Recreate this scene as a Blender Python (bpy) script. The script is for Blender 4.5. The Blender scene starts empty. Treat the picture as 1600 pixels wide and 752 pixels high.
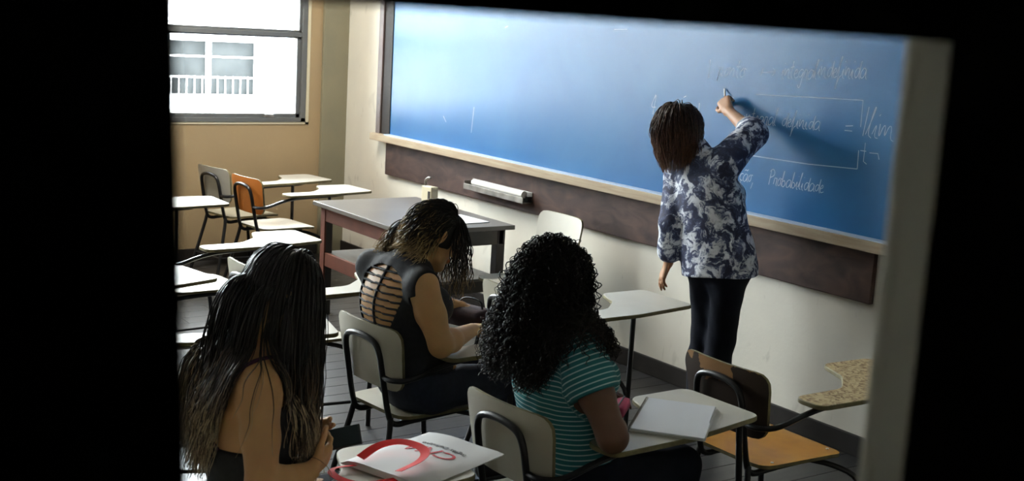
import bpy, bmesh, math, random
import numpy as np
from mathutils import Vector, Matrix

random.seed(7)
rng = np.random.default_rng(7)
SC = bpy.context.scene
COL = SC.collection

# ------------------------------------------------------------------ camera
CAM = (9.36445, -4.81735, 2.0)
def camera():
    yaw, pitch, roll = math.radians(144.8544), math.radians(9.8942), math.radians(-3.30345)
    f = Vector((math.cos(pitch)*math.cos(yaw), math.cos(pitch)*math.sin(yaw), -math.sin(pitch)))
    r = f.cross(Vector((0, 0, 1))).normalized(); d = f.cross(r)
    c, s = math.cos(roll), math.sin(roll)
    r2 = c*r + s*d; d2 = -s*r + c*d
    m = Matrix((r2, -d2, -f)).transposed().to_4x4()
    m.translation = CAM
    cd = bpy.data.cameras.new('camera'); o = bpy.data.objects.new('camera', cd); COL.objects.link(o)
    o.matrix_world = m
    cd.sensor_width = 36.0; cd.sensor_fit = 'HORIZONTAL'
    cd.lens = 36.0*1956.2/1600.0
    cd.clip_start = 0.02; cd.clip_end = 200
    cd.dof.use_dof = True; cd.dof.focus_distance = 5.6; cd.dof.aperture_fstop = 6.3
    SC.camera = o
camera()

# ------------------------------------------------------------------ sky / light
SC.view_settings.view_transform = 'Standard'
SC.view_settings.look = 'None'
SC.view_settings.gamma = 1.0
SC.view_settings.use_curve_mapping = False
SC.view_settings.exposure = 0.0
try:
    SC.cycles.use_denoising = True
    SC.cycles.max_bounces = 10
    SC.cycles.diffuse_bounces = 6
    SC.cycles.caustics_reflective = False
    SC.cycles.caustics_refractive = False
except Exception:
    pass
SKY = 40.0
w = bpy.data.worlds.new('overcast_sky'); SC.world = w; w.use_nodes = True
bg = w.node_tree.nodes['Background']
bg.inputs[0].default_value = (0.90, 0.96, 1.0, 1); bg.inputs[1].default_value = SKY

WINDOWS = [(-2.75, -0.36), (-5.35, -2.96)]      # y ranges on the left wall
WZ0, WZ1 = 1.10, 3.00
def portal(y0, y1, n):
    l = bpy.data.lights.new('window_daylight', 'AREA'); l.shape = 'RECTANGLE'
    l.size = WZ1-WZ0; l.size_y = y1-y0
    o = bpy.data.objects.new('window_daylight', l); COL.objects.link(o)
    o.location = (-0.22, (y0+y1)/2, (WZ0+WZ1)/2); o.rotation_euler = (0, -math.pi/2, 0)
    l.cycles.is_portal = True
for i, (a, b) in enumerate(WINDOWS):
    portal(a, b, i)

# ceiling fluorescent fixtures over the front of the room (above the frame)
LAMPS = [(1.3, -1.8)]
for lx, ly in LAMPS:
    l = bpy.data.lights.new('fluorescent_light', 'AREA'); l.shape = 'RECTANGLE'; l.size = .26; l.size_y = 1.2; l.energy = 120; l.color = (1.0, .95, .86)
    o = bpy.data.objects.new('fluorescent_light', l); COL.objects.link(o); o.location = (lx, ly, 3.285)

# ------------------------------------------------------------------ materials
def mat(name, col, rough=0.5, metal=0.0, spec=0.5, var=None, scale=8.0, bump=0.0, bscale=None, detail=4.0, coat=0.0, sss=0.0):
    """plain procedural material; var = second colour mixed in by noise"""
    m = bpy.data.materials.new(name); m.use_nodes = True
    nt = m.node_tree; b = nt.nodes['Principled BSDF']
    b.inputs['Base Color'].default_value = (*col, 1)
    b.inputs['Roughness'].default_value = rough
    b.inputs['Metallic'].default_value = metal
    b.inputs['Specular IOR Level'].default_value = spec
    if coat: b.inputs['Coat Weight'].default_value = coat; b.inputs['Coat Roughness'].default_value = .2
    if sss:
        b.inputs['Subsurface Weight'].default_value = sss
        b.inputs['Subsurface Radius'].default_value = (.02, .008, .004); b.inputs['Subsurface Scale'].default_value = .4
    tc = nt.nodes.new('ShaderNodeTexCoord')
    if var is not None:
        n = nt.nodes.new('ShaderNodeTexNoise'); n.inputs['Scale'].default_value = scale; n.inputs['Detail'].default_value = detail
        nt.links.new(tc.outputs['Object'], n.inputs['Vector'])
        r = nt.nodes.new('ShaderNodeValToRGB')
        r.color_ramp.elements[0].position = .35; r.color_ramp.elements[1].position = .68
        r.color_ramp.elements[0].color = (*col, 1); r.color_ramp.elements[1].color = (*var, 1)
        nt.links.new(n.outputs['Fac'], r.inputs['Fac']); nt.links.new(r.outputs['Color'], b.inputs['Base Color'])
    if bump:
        n2 = nt.nodes.new('ShaderNodeTexNoise'); n2.inputs['Scale'].default_value = bscale or scale*4; n2.inputs['Detail'].default_value = 5
        nt.links.new(tc.outputs['Object'], n2.inputs['Vector'])
        bp = nt.nodes.new('ShaderNodeBump'); bp.inputs['Strength'].default_value = bump; bp.inputs['Distance'].default_value = .004
        nt.links.new(n2.outputs['Fac'], bp.inputs['Height']); nt.links.new(bp.outputs['Normal'], b.inputs['Normal'])
    return m

def node(nt, t, **kw):
    n = nt.nodes.new(t)
    for k, v in kw.items(): setattr(n, k, v)
    return n

M = {}
M['wall'] = mat('painted_plaster', (.74, .70, .60), .75, var=(.66, .63, .55), scale=2.2, bump=.15, bscale=40)
def scuff(m, dark, scale, lo, hi):
    """sparse scuff marks over the base colour of a wall"""
    nt = m.node_tree; b = nt.nodes['Principled BSDF']; src = b.inputs['Base Color'].links[0].from_socket
    tc = node(nt, 'ShaderNodeTexCoord'); mp = node(nt, 'ShaderNodeMapping'); mp.inputs['Scale'].default_value = (1.6, 1, .8); nt.links.new(tc.outputs['Object'], mp.inputs['Vector'])
    n = node(nt, 'ShaderNodeTexNoise'); n.inputs['Scale'].default_value = scale; n.inputs['Detail'].default_value = 7; n.inputs['Distortion'].default_value = .8; nt.links.new(mp.outputs['Vector'], n.inputs['Vector'])
    mr = node(nt, 'ShaderNodeMapRange'); mr.inputs['From Min'].default_value = lo; mr.inputs['From Max'].default_value = hi; mr.inputs['To Max'].default_value = .7; nt.links.new(n.outputs['Fac'], mr.inputs['Value'])
    mx = node(nt, 'ShaderNodeMix', data_type='RGBA'); nt.links.new(mr.outputs['Result'], mx.inputs[0]); nt.links.new(src, mx.inputs[6]); mx.inputs[7].default_value = (*dark, 1); nt.links.new(mx.outputs[2], b.inputs['Base Color'])
scuff(M['wall'], (.38, .35, .29), 5.5, .62, .78)
M['tan'] = mat('tan_paint', (.375, .27, .145), .55, var=(.33, .24, .13), scale=1.5, bump=.08, bscale=30)
M['pilaster'] = mat('olive_grey_paint', (.25, .225, .145), .5, var=(.215, .20, .135), scale=3)
M['ceiling'] = mat('ceiling_paint', (.70, .68, .63), .8)
M['rearwall'] = mat('rear_wall_paint', (.38, .355, .31), .8)
M['baseboard'] = mat('dark_baseboard', (.016, .013, .011), .65, var=(.026, .021, .018), scale=6, spec=.25)
M['steel'] = mat('black_steel', (.022, .022, .023), .32, .3)
M['winframe'] = mat('window_grey_metal', (.16, .165, .16), .4, .3)
M['cream'] = mat('cream_trim', (.60, .54, .38), .6)
M['door'] = mat('grey_beige_door_paint', (.66, .64, .54), .5)
M['corridor'] = mat('corridor_dark_paint', (.02, .02, .02), .9)
M['tablet'] = mat('pale_laminate', (.66, .64, .57), .33, var=(.60, .58, .51), scale=5)
M['laminate'] = mat('beige_laminate', (.50, .47, .36), .4, var=(.45, .42, .33), scale=6)
M['edge'] = mat('plywood_edge', (.20, .17, .08), .6, var=(.13, .11, .05), scale=30)
M['orange'] = mat('orange_laminate', (.62, .19, .03), .4, var=(.55, .16, .025), scale=6)
M['seatorange'] = mat('varnished_orange_wood', (.48, .22, .025), .35, var=(.38, .16, .02), scale=9, bump=.05)
M['desktop'] = mat('grey_desk_laminate', (.135, .120, .105), .33, var=(.11, .10, .09), scale=3)
M['deskred'] = mat('red_brown_wood', (.15, .048, .028), .6, var=(.11, .036, .021), scale=9, spec=.25)
M['deskdark'] = mat('dark_desk_wood', (.05, .042, .035), .5, var=(.035, .03, .027), scale=9)
M['paper'] = mat('white_paper', (.80, .80, .80), .6)
M['white'] = mat('white_enamel', (.74, .72, .68), .4)
M['greymetal'] = mat('grey_tin', (.30, .28, .25), .4, .5, var=(.16, .15, .14), scale=14)
M['black'] = mat('black_plastic', (.012, .012, .012), .35)
M['chalk'] = mat('chalk_dust', (.46, .55, .68), .95)
M['facade'] = mat('white_facade', (.78, .78, .77), .8)
M['facwin'] = mat('facade_window_dark', (.020, .022, .022), .5, var=(.006, .007, .007), scale=2.2, spec=.1)
M['red'] = mat('red_ribbon', (.72, .016, .014), .7, spec=.15)
M['redink'] = mat('red_print', (.62, .05, .07), .6)
M['greyink'] = mat('grey_print', (.12, .12, .12), .6)

def board_mat():
    m = mat('blue_chalkboard', (.012, .12, .30), .36, spec=.37)
    nt = m.node_tree; b = nt.nodes['Principled BSDF']
    tc = node(nt, 'ShaderNodeTexCoord'); mp = node(nt, 'ShaderNodeMapping'); mp.inputs['Scale'].default_value = (1.1, 1, .9)
    nt.links.new(tc.outputs['Object'], mp.inputs['Vector'])
    n = node(nt, 'ShaderNodeTexNoise'); n.inputs['Scale'].default_value = 1.3; n.inputs['Detail'].default_value = 6; n.inputs['Distortion'].default_value = .5
    nt.links.new(mp.outputs['Vector'], n.inputs['Vector'])
    r = node(nt, 'ShaderNodeValToRGB'); r.color_ramp.elements[0].position = .32; r.color_ramp.elements[1].position = .78
    r.color_ramp.elements[0].color = (.005, .098, .275, 1); r.color_ramp.elements[1].color = (.022, .135, .31, 1)
    nt.links.new(n.outputs['Fac'], r.inputs['Fac']); nt.links.new(r.outputs['Color'], b.inputs['Base Color'])
    n2 = node(nt, 'ShaderNodeTexNoise'); n2.inputs['Scale'].default_value = 3.5; n2.inputs['Detail'].default_value = 4
    nt.links.new(mp.outputs['Vector'], n2.inputs['Vector'])
    mr = node(nt, 'ShaderNodeMapRange'); mr.inputs['To Min'].default_value = .27; mr.inputs['To Max'].default_value = .40
    nt.links.new(n2.outputs['Fac'], mr.inputs['Value']); nt.links.new(mr.outputs['Result'], b.inputs['Roughness'])
    return m
M['board'] = board_mat()

def wood_mat(name, c1, c2, sc, rough=.45, axis=(1, 14, 14), bump=.15):
    m = mat(name, c1, rough); nt = m.node_tree; b = nt.nodes['Principled BSDF']
    tc = node(nt, 'ShaderNodeTexCoord'); mp = node(nt, 'ShaderNodeMapping'); mp.inputs['Scale'].default_value = axis
    nt.links.new(tc.outputs['Object'], mp.inputs['Vector'])
    n = node(nt, 'ShaderNodeTexNoise'); n.inputs['Scale'].default_value = sc; n.inputs['Detail'].default_value = 7; n.inputs['Distortion'].default_value = 1.0
    nt.links.new(mp.outputs['Vector'], n.inputs['Vector'])
    r = node(nt, 'ShaderNodeValToRGB'); r.color_ramp.elements[0].position = .3; r.color_ramp.elements[1].position = .72
    r.color_ramp.elements[0].color = (*c1, 1); r.color_ramp.elements[1].color = (*c2, 1)
    nt.links.new(n.outputs['Fac'], r.inputs['Fac']); nt.links.new(r.outputs['Color'], b.inputs['Base Color'])
    bp = node(nt, 'ShaderNodeBump'); bp.inputs['Strength'].default_value = bump; bp.inputs['Distance'].default_value = .003
    nt.links.new(n.outputs['Fac'], bp.inputs['Height']); nt.links.new(bp.outputs['Normal'], b.inputs['Normal'])
    return m
M['panel'] = wood_mat('dark_scuffed_panel', (.024, .013, .010), (.090, .050, .040), 2.2, .62, (2.0, 5, 5))
M['panel'].node_tree.nodes['Principled BSDF'].inputs['Specular IOR Level'].default_value = .22
M['ledge'] = wood_mat('bare_wood_ledge', (.30, .215, .14), (.42, .35, .24), 3, .8)
M['frame'] = wood_mat('board_frame_wood', (.06, .045, .04), (.14, .09, .08), 3, .5, (10, 10, 1))
M['floor'] = wood_mat('dark_floorboard', (.024, .024, .025), (.045, .043, .041), 2.5, .31, (9, .8, 9), .05)
M['floor'].node_tree.nodes['Principled BSDF'].inputs['Specular IOR Level'].default_value = .34
M['gap'] = mat('floor_gap', (.006, .006, .006), .8)

def chip_mat():
    m = mat('worn_chipboard', (.42, .32, .17), .8, bump=.5, bscale=60); nt = m.node_tree; b = nt.nodes['Principled BSDF']
    tc = node(nt, 'ShaderNodeTexCoord')
    v = node(nt, 'ShaderNodeTexVoronoi'); v.inputs['Scale'].default_value = 95
    nt.links.new(tc.outputs['Object'], v.inputs['Vector'])
    r = node(nt, 'ShaderNodeValToRGB'); e = r.color_ramp.elements
    e[0].position = .1; e[0].color = (.50, .40, .22, 1); e[1].position = .9; e[1].color = (.20, .13, .06, 1)
    r.color_ramp.elements.new(.55).color = (.42, .32, .16, 1)
    sep = node(nt, 'ShaderNodeSeparateColor'); nt.links.new(v.outputs['Color'], sep.inputs['Color'])
    nt.links.new(sep.outputs['Red'], r.inputs['Fac']); nt.links.new(r.outputs['Color'], b.inputs['Base Color'])
    return m
M['chip'] = chip_mat()

def glass_mat():
    m = bpy.data.materials.new('window_glass'); m.use_nodes = True; nt = m.node_tree; nt.nodes.clear()
    o = node(nt, 'ShaderNodeOutputMaterial'); mx = node(nt, 'ShaderNodeMixShader'); t = node(nt, 'ShaderNodeBsdfTransparent'); g = node(nt, 'ShaderNodeBsdfGlossy')
    g.inputs['Roughness'].default_value = .02; t.inputs['Color'].default_value = (.93, .95, .95, 1)
    fr = node(nt, 'ShaderNodeFresnel'); fr.inputs['IOR'].default_value = 1.3
    nt.links.new(fr.outputs[0], mx.inputs[0]); nt.links.new(t.outputs[0], mx.inputs[1]); nt.links.new(g.outputs[0], mx.inputs[2]); nt.links.new(mx.outputs[0], o.inputs[0])
    return m
M['glass'] = glass_mat()

# ------------------------------------------------------------------ mesh helpers
def tag(o, label=None, cat=None, group=None, kind=None):
    if label: o['label'] = label
    if cat: o['category'] = cat
    if group: o['group'] = group
    if kind: o['kind'] = kind
    return o

class MB:
    """collects geometry, links it as ONE mesh object"""
    def __init__(s): s.v = []; s.f = []; s.mi = []; s.cur = 0
    def add(s, vs, fs, mi=0):
        k = len(s.v); s.v += [tuple(map(float, p)) for p in vs]; s.f += [tuple(i+k for i in f) for f in fs]; s.mi += [mi]*len(fs); return s
    def box(s, x0, x1, y0, y1, z0, z1, c=0.0, mi=0, rot=None, at=None):
        if c <= 0:
            vs = [(x, y, z) for z in (z0, z1) for y in (y0, y1) for x in (x0, x1)]
            fs = [(0, 2, 3, 1), (4, 5, 7, 6), (0, 1, 5, 4), (2, 6, 7, 3), (0, 4, 6, 2), (1, 3, 7, 5)]
        else:
            bm = bmesh.new(); bmesh.ops.create_cube(bm, size=1)
            for v in bm.verts: v.co = ((x0+x1)/2+v.co.x*(x1-x0), (y0+y1)/2+v.co.y*(y1-y0), (z0+z1)/2+v.co.z*(z1-z0))
            bmesh.ops.bevel(bm, geom=bm.edges[:], offset=c, segments=2, affect='EDGES', profile=.6)
            bm.verts.index_update(); vs = [tuple(v.co) for v in bm.verts]; fs = [tuple(v.index for v in f.verts) for f in bm.faces]; bm.free()
        if rot is not None: vs = [tuple(rot @ Vector(p)) for p in vs]
        if at is not None: vs = [(p[0]+at[0], p[1]+at[1], p[2]+at[2]) for p in vs]
        return s.add(vs, fs, mi)
    def tube(s, path, r, n=8, mi=0, caps=True, closed=False):
        P = [Vector(p) for p in path]; rs = r if hasattr(r, '__len__') else [r]*len(P)
        vs = []; fs = []; N = len(P); prev = None
        for i in range(N):
            if closed: t = P[(i+1) % N]-P[i-1]
            else: t = (P[min(i+1, N-1)]-P[max(i-1, 0)])
            t.normalize()
            if prev is None:
                a = Vector((0, 0, 1)) if abs(t.z) < .9 else Vector((1, 0, 0)); u = t.cross(a).normalized()
            else:
                u = (prev-t*prev.dot(t)).normalized()
            prev = u; b = t.cross(u)
            for k in range(n):
                an = 2*math.pi*k/n; vs.append(P[i]+(u*math.cos(an)+b*math.sin(an))*rs[i])
        for i in range(N if closed else N-1):
            j = (i+1) % N
            for k in range(n):
                fs.append((i*n+k, i*n+(k+1) % n, j*n+(k+1) % n, j*n+k))
        if caps and not closed:
            fs.append(tuple(range(n-1, -1, -1))); fs.append(tuple((N-1)*n+k for k in range(n)))
        return s.add(vs, fs, mi)
    def slab(s, poly, z0, z1, c=.003, mi=0, side_mi=None):
        """polygon in xy with chamfered edges"""
        n = len(poly); P = [Vector((p[0], p[1])) for p in poly]
        area = sum(P[i].x*P[(i+1) % n].y-P[(i+1) % n].x*P[i].y for i in range(n))
        if area < 0: P.reverse()
        ins = []
        for i in range(n):
            t = (P[(i+1) % n]-P[i-1]).normalized(); ins.append(P[i]+Vector((-t.y, t.x))*c)
        vs = [(p.x, p.y, z0) for p in ins]+[(p.x, p.y, z0+c) for p in P]+[(p.x, p.y, z1-c) for p in P]+[(p.x, p.y, z1) for p in ins]
        side = []; 
        for l in range(3):
            for i in range(n):
                j = (i+1) % n; side.append((l*n+i, l*n+j, (l+1)*n+j, (l+1)*n+i))
        k = len(s.v)
        s.add(vs, [tuple(range(n-1, -1, -1)), tuple(3*n+i for i in range(n))], mi)
        s.f += [tuple(i+k for i in f) for f in side]; s.mi += [mi if side_mi is None else side_mi]*len(side)
        return s
    def panel(s, w, h, r, t, bend=0.0, taper=0.0, nu=12, nv=8, fn=None, mi=0, side_mi=None):
        """rounded rectangle panel in local x (width), z (height), y thickness, bent; fn maps local->final"""
        def bd(dx, dz):
            # boundary of the rounded rect along direction (dx,dz) in unit square coords
            X, Z = dx*w/2, dz*h/2
            ax, az = abs(X), abs(Z)
            cx, cz = w/2-r, h/2-r
            if ax > cx and az > cz:
                # project square-boundary corner zone on the arc
                vx, vz = ax-cx, az-cz; L = math.hypot(vx, vz)
                ax, az = cx+vx/L*r, cz+vz/L*r
            return math.copysign(ax, X), math.copysign(az, Z)
        def pt(u, v):
            m = max(abs(u), abs(v))
            if m < 1e-6: return 0, 0
            bx, bz = bd(u/m, v/m); return bx*m, bz*m
        vs = []
        for side in (0, 1):
            for j in range(nv+1):
                for i in range(nu+1):
                    x, z = pt(-1+2*i/nu, -1+2*j/nv)
                    x *= 1-taper*(.5-z/h)
                    y = bend*(x/(w/2))**2 + (t if side else 0)
                    p = (x, y, z); vs.append(fn(*p) if fn else p)
        N = (nu+1)*(nv+1); top = []; side = []
        for j in range(nv):
            for i in range(nu):
                a = j*(nu+1)+i; q = (a, a+1, a+nu+2, a+nu+1)
                top.append(q); top.append(tuple(N+k for k in reversed(q)))
        ring = [i for i in range(nu+1)]+[j*(nu+1)+nu for j in range(1, nv+1)]+[nv*(nu+1)+i for i in range(nu-1, -1, -1)]+[j*(nu+1) for j in range(nv-1, 0, -1)]
        for i in range(len(ring)):
            a, b = ring[i], ring[(i+1) % len(ring)]; side.append((b, a, N+a, N+b))
        k = len(s.v); s.add(vs, top, mi)
        s.f += [tuple(i+k for i in f) for f in side]; s.mi += [mi if side_mi is None else side_mi]*len(side)
        return s
    def build(s, name, mats, parent=None, smooth=False, loc=None, rotz=None):
        me = bpy.data.meshes.new(name); me.from_pydata(s.v, [], s.f); 
        for m in (mats if isinstance(mats, (list, tuple)) else [mats]): me.materials.append(m)
        if any(s.mi): me.polygons.foreach_set('material_index', s.mi)
        bm = bmesh.new(); bm.from_mesh(me); bmesh.ops.recalc_face_normals(bm, faces=bm.faces[:]); bm.to_mesh(me); bm.free()
        if smooth: me.polygons.foreach_set('use_smooth', [True]*len(me.polygons)); 
        me.update()
        if smooth == 'auto':
            try: me.set_sharp_from_angle(angle=math.radians(40))
            except Exception: pass
        o = bpy.data.objects.new(name, me); COL.objects.link(o)
        if parent is not None: o.parent = parent
        if loc is not None: o.location = loc
        if rotz is not None: o.rotation_euler = (0, 0, rotz)
        return o

def empty(name, loc=(0, 0, 0), rz=0.0):
    o = bpy.data.objects.new(name, None); COL.objects.link(o); o.location = loc; o.rotation_euler = (0, 0, rz); o.empty_display_size = .1
    return o

def smooth_path(P, it=3):
    """corner-cutting that keeps the ends"""
    P = [Vector(p) for p in P]
    for _ in range(it):
        Q = [P[0]]
        for a, b in zip(P[:-1], P[1:]):
            Q += [a*.75+b*.25, a*.25+b*.75]
        Q.append(P[-1]); P = Q
    return P

def rpoly(pts, seg=6):
    """polygon with rounded corners: pts = [(x,y,r)]"""
    out = []; n = len(pts)
    for i in range(n):
        p = Vector(pts[i][:2]); a = Vector(pts[i-1][:2]); b = Vector(pts[(i+1) % n][:2]); r = pts[i][2]
        u = (a-p); v = (b-p); lu, lv = u.length, v.length; u.normalize(); v.normalize()
        ang = math.acos(max(-1, min(1, u.dot(v)))); d = min(r/math.tan(ang/2), lu*.48, lv*.48)
        if r <= 0 or d < 1e-5: out.append((p.x, p.y)); continue
        s, e = p+u*d, p+v*d
        for k in range(seg+1):
            t = k/seg; q = s*(1-t)**2+p*2*t*(1-t)+e*t*t; out.append((q.x, q.y))
    return out

# ------------------------------------------------------------------ the room
RX, RY, RZ = 8.95, -6.6, 3.4
DX = 8.914            # camera-side face of the door leaf
def struct(o): o['kind'] = 'structure'; return o

fl = struct(MB().box(-.1, 11.2, RY-.1, .1, -.2, -.012).build('floor', M['gap']))
pw = .145
plank_cache = {}
for i in range(int(9.0/pw)+1):
    x0 = i*pw
    cuts = [RY, -3.9+((i*37) % 11)*.16-.8, 0.0] if i % 2 else [RY, -2.3+((i*53) % 9)*.13-.5, 0.0]
    for a, b in zip(cuts[:-1], cuts[1:]):
        L = round(b-a, 3)
        if L not in plank_cache:
            o = MB().box(.0018, pw-.0018, .001, L-.001, -.012, 0, c=.001).build('floorboard', M['floor'], fl)
            plank_cache[L] = o.data
        else:
            o = bpy.data.objects.new('floorboard', plank_cache[L]); COL.objects.link(o); o.parent = fl
        o.location = (x0, a, 0)
struct(MB().box(RX, 11.2, RY, .1, -.012, 0).build('floor_corridor', M['corridor']))
struct(MB().box(-.1, 11.2, RY-.1, .1, RZ, RZ+.1).build('ceiling', M['ceiling']))
struct(MB().box(-.1, 9.1, 0, .12, -.2, RZ).build('wall_front', M['wall']))
struct(MB().box(-.1, 11.2, RY-.12, RY, -.2, RZ).build('wall_back', M['rearwall']))
wl = MB()
wl.box(-.25, 0, RY, 0, -.2, WZ0).box(-.25, 0, RY, 0, WZ1, RZ)
ys = [RY]
for a, b in sorted(WINDOWS): ys += [a, b]
ys.append(0)
for a, b in zip(ys[::2], ys[1::2]): wl.box(-.25, 0, a, b, WZ0, WZ1)
struct(wl.build('wall_left', M['tan']))
# wall with the door
DY0, DY1, DH = -5.0, -4.0, 2.3
wr = MB().box(RX-.09, RX+.06, RY, DY0, -.2, RZ).box(RX-.09, RX+.06, DY1, .12, -.2, RZ).box(RX-.09, RX+.06, DY0, DY1, DH, RZ)
struct(wr.build('wall_right', M['rearwall']))
# corridor shell behind the camera
struct(MB().box(10.9, 11.0, RY, .1, -.1, RZ).build('wall_corridor', M['corridor']))
struct(MB().box(RX+.06, RX+.075, RY, DY0, 0, RZ).box(RX+.06, RX+.075, DY1, .0, 0, RZ).box(RX+.06, RX+.075, DY0, DY1, DH, RZ).build('wall_corridor_side', M['corridor']))
struct(MB().box(RX+.06, 11.0, -.0, .1, -.1, RZ).build('wall_corridor_end', M['corridor']))
struct(MB().box(RX+.06, 11.0, RY, .0, RZ-.02, RZ).build('ceiling_corridor', M['corridor']))
# door leaf with a glazed-out viewing slot
OY0, OY1, OZ0, OZ1 = -4.656, -4.203, 1.55, 2.003
T = .021
d = MB()
lv = [(x, y, z) for z, ye in ((0, OY0+.10), (1.70, OY0+.012), (2.003, OY0), (DH, OY0)) for y in (DY0, ye) for x in (DX-T, DX)]     # hinge-side stile, slightly out of plumb
lf = [(0, 1, 3, 2), (12, 14, 15, 13)]
for k in (0, 4, 8): lf += [(k, k+4, k+5, k+1), (k+2, k+3, k+7, k+6), (k, k+2, k+6, k+4), (k+1, k+5, k+7, k+3)]
d.add(lv, lf)
d.box(DX-T, DX, OY1, DY1, 0, DH).box(DX-T, DX, OY0, OY1, 0, OZ0).box(DX-T, DX, OY0, OY1, OZ1, DH)
door = struct(d.build('door_1', M['door']))
MB().box(DX-T-.012, DX-T, OY1, OY1+.035, OZ0-.03, OZ1+.03, c=.003).build('slot_trim', M['door'], door)
MB().tube([(DX-T, -4.95, 1.02), (DX-T-.05, -4.95, 1.02), (DX-T-.05, -4.84, 1.02)], .009).build('door_handle', M['winframe'], door, smooth=True)
# pilaster in the corner, baseboards
struct(MB().box(0, .035, -.225, 0, 0, RZ, c=.004).build('trim_1', M['pilaster']))
struct(MB().box(0, RX-.1, -.018, 0, 0, .105, c=.004).build('baseboard_front', M['baseboard']))
struct(MB().box(0, .018, RY, -.225, 0, .10, c=.004).build('baseboard_left', M['baseboard']))

def window(i, y0, y1):
    w = struct(MB().box(-.06, .012, y0, y1, WZ0, WZ0+.035, c=.004).box(-.06, .012, y0, y1, WZ1-.05, WZ1, c=.004)
               .box(-.06, .012, y0, y0+.045, WZ0, WZ1, c=.004).box(-.06, .012, y1-.045, y1, WZ0, WZ1, c=.004).build('window_%d' % i, M['winframe']))
    ym = (y0+y1)/2
    MB().box(-.05, .004, ym-.028, ym+.028, WZ0+.03, WZ1-.04, c=.003).build('mullion', M['winframe'], w)
    MB().box(-.05, .008, y0+.04, y1-.04, 1.783, 1.817, c=.004).build('transom_bar', M['winframe'], w)
    for a, b in ((y0+.045, ym-.028), (ym+.028, y1-.045)):
        for c, e, deep in ((WZ0+.03, 1.783, 0), (1.817, WZ1-.05, .0)):
            s = MB(); k = .036 if c < 1.5 else .020
            s.box(-.045, -.012, a, b, c, c+k, c=.002).box(-.045, -.012, a, b, e-k*.35, e, c=.002).box(-.045, -.012, a, a+k, c, e, c=.002).box(-.045, -.012, b-k*.9, b, c, e, c=.002)
            so = s.build('sash', M['winframe'], w)
            MB().box(-.031, -.027, a+k*.5, b-k*.5, c+k*.5, e-k*.25).build('pane', M['glass'], so)
            if c < 1.5:
                MB().box(-.012, .012, (a+b)/2+.25, (a+b)/2+.33, c+.008, c+.03, c=.003).build('latch', M['greymetal'], so)
    MB().box(-.0, .006, y0-.03, y1+.03, WZ0-.018, WZ0).box(0, .006, y1, y1+.03, WZ0-.018, WZ1).box(0, .006, y0-.03, y0, WZ0-.018, WZ1).build('casing', M['cream'], w)
for i, (a, b) in enumerate(WINDOWS): window(i+1, a, b)

# building across the street, seen through the window
def facade():
    r = empty('building_opposite', (-7, 0, -5)); tag(r, 'white building with wide grey windows across the way, seen through the window', 'building')
    bays = [(-9.6, -7.4), (-6.6, -4.6), (-3.8, -1.9), (-1.2, 2.30), (3.4, 6.0)]
    z0, z1 = 5.74, 6.56
    m = MB().box(-3, 0, -12, 9, 0, z0).box(-3, 0, -12, 9, z1, 8.6)
    e = [-12]
    for a, b in bays: e += [a, b]
    e.append(9)
    for a, b in zip(e[::2], e[1::2]): m.box(-3, 0, a, b, z0, z1)
    m.build('wall', M['facade'], r)
    for a, b in bays:
        wf = MB().box(-.16, -.10, a, b, z0, z0+.05).box(-.16, -.10, a, b, z1-.05, z1).build('window', M['facade'], r)
        n = max(3, int((b-a)/.6)); st = (b-a)/n
        for k in range(n):
            MB().box(-.2, -.17, a+k*st, a+(k+1)*st-.05, z0+.02, z1-.02).build('pane', M['facwin'], wf)
            MB().box(-.17, -.09, a+(k+1)*st-.05, a+(k+1)*st, z0, z1).build('bar', M['facade'], wf)
        for zz in (.27, .55): MB().box(-.168, -.15, a, b, z0+zz, z0+zz+.022).build('glazing_bar', M['facade'], wf)
        for k in range(int((b-a)/.11)): MB().box(-.145, -.13, a+.05+k*.11, a+.062+k*.11, z0+.04, z0+.30).build('railing_bar', M['facade'], wf)
        MB().box(0, .12, a-.1, b+.1, z0-.14, z0-.06, c=.01).build('sill', M['facade'], r)
    MB().box(-.02, .06, 2.42, 2.78, 0, 8.6).build('pier', M['facade'], r)
facade()
tag(struct(MB().box(-40, -.26, -40, 40, -5.2, -5.0).build('ground_outside', M['facade'])))

# ------------------------------------------------------------------ blackboard
BX0, BX1, BZ0, BZ1 = .84, 5.72, 1.085, 2.42
bb = empty('blackboard', (0, 0, 0)); tag(bb, 'long blue chalkboard with wooden ledge and chalk writing on the wall', 'blackboard')
MB().box(BX0, BX1, -.035, -.004, BZ0, BZ1).build('writing_surface', M['board'], bb)
MB().box(BX0-.20, BX0-.13, -.055, -.004, BZ0-.045, BZ1+.05, c=.006).build('frame_side', M['frame'], bb)
MB().box(BX0-.13, BX0, -.042, -.004, BZ0-.02, BZ1+.02, c=.004).build('frame_inset', M['baseboard'], bb)
MB().box(BX1, BX1+.2, -.055, -.004, BZ0-.045, BZ1+.05, c=.006).build('frame_side', M['frame'], bb)
MB().box(BX0-.20, BX1+.2, -.055, -.004, BZ1, BZ1+.1, c=.006).build('frame_top', M['frame'], bb)
MB().box(BX0-.22, BX1+.2, -.095, -.004, BZ0-.06, BZ0-.005, c=.006).build('chalk_ledge', M['ledge'], bb)
MB().box(BX0, BX1+.1, -.09, -.036, BZ0-.005, BZ0+.002).build('chalk_dust', M['chalk'], bb)
pn = MB().box(.775, 5.56, -.03, -.002, .765, BZ0-.07, c=.004).build('wall_panel', M['panel']); tag(pn, 'long dark scuffed wooden panel on the wall under the blackboard', 'panel')

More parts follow.
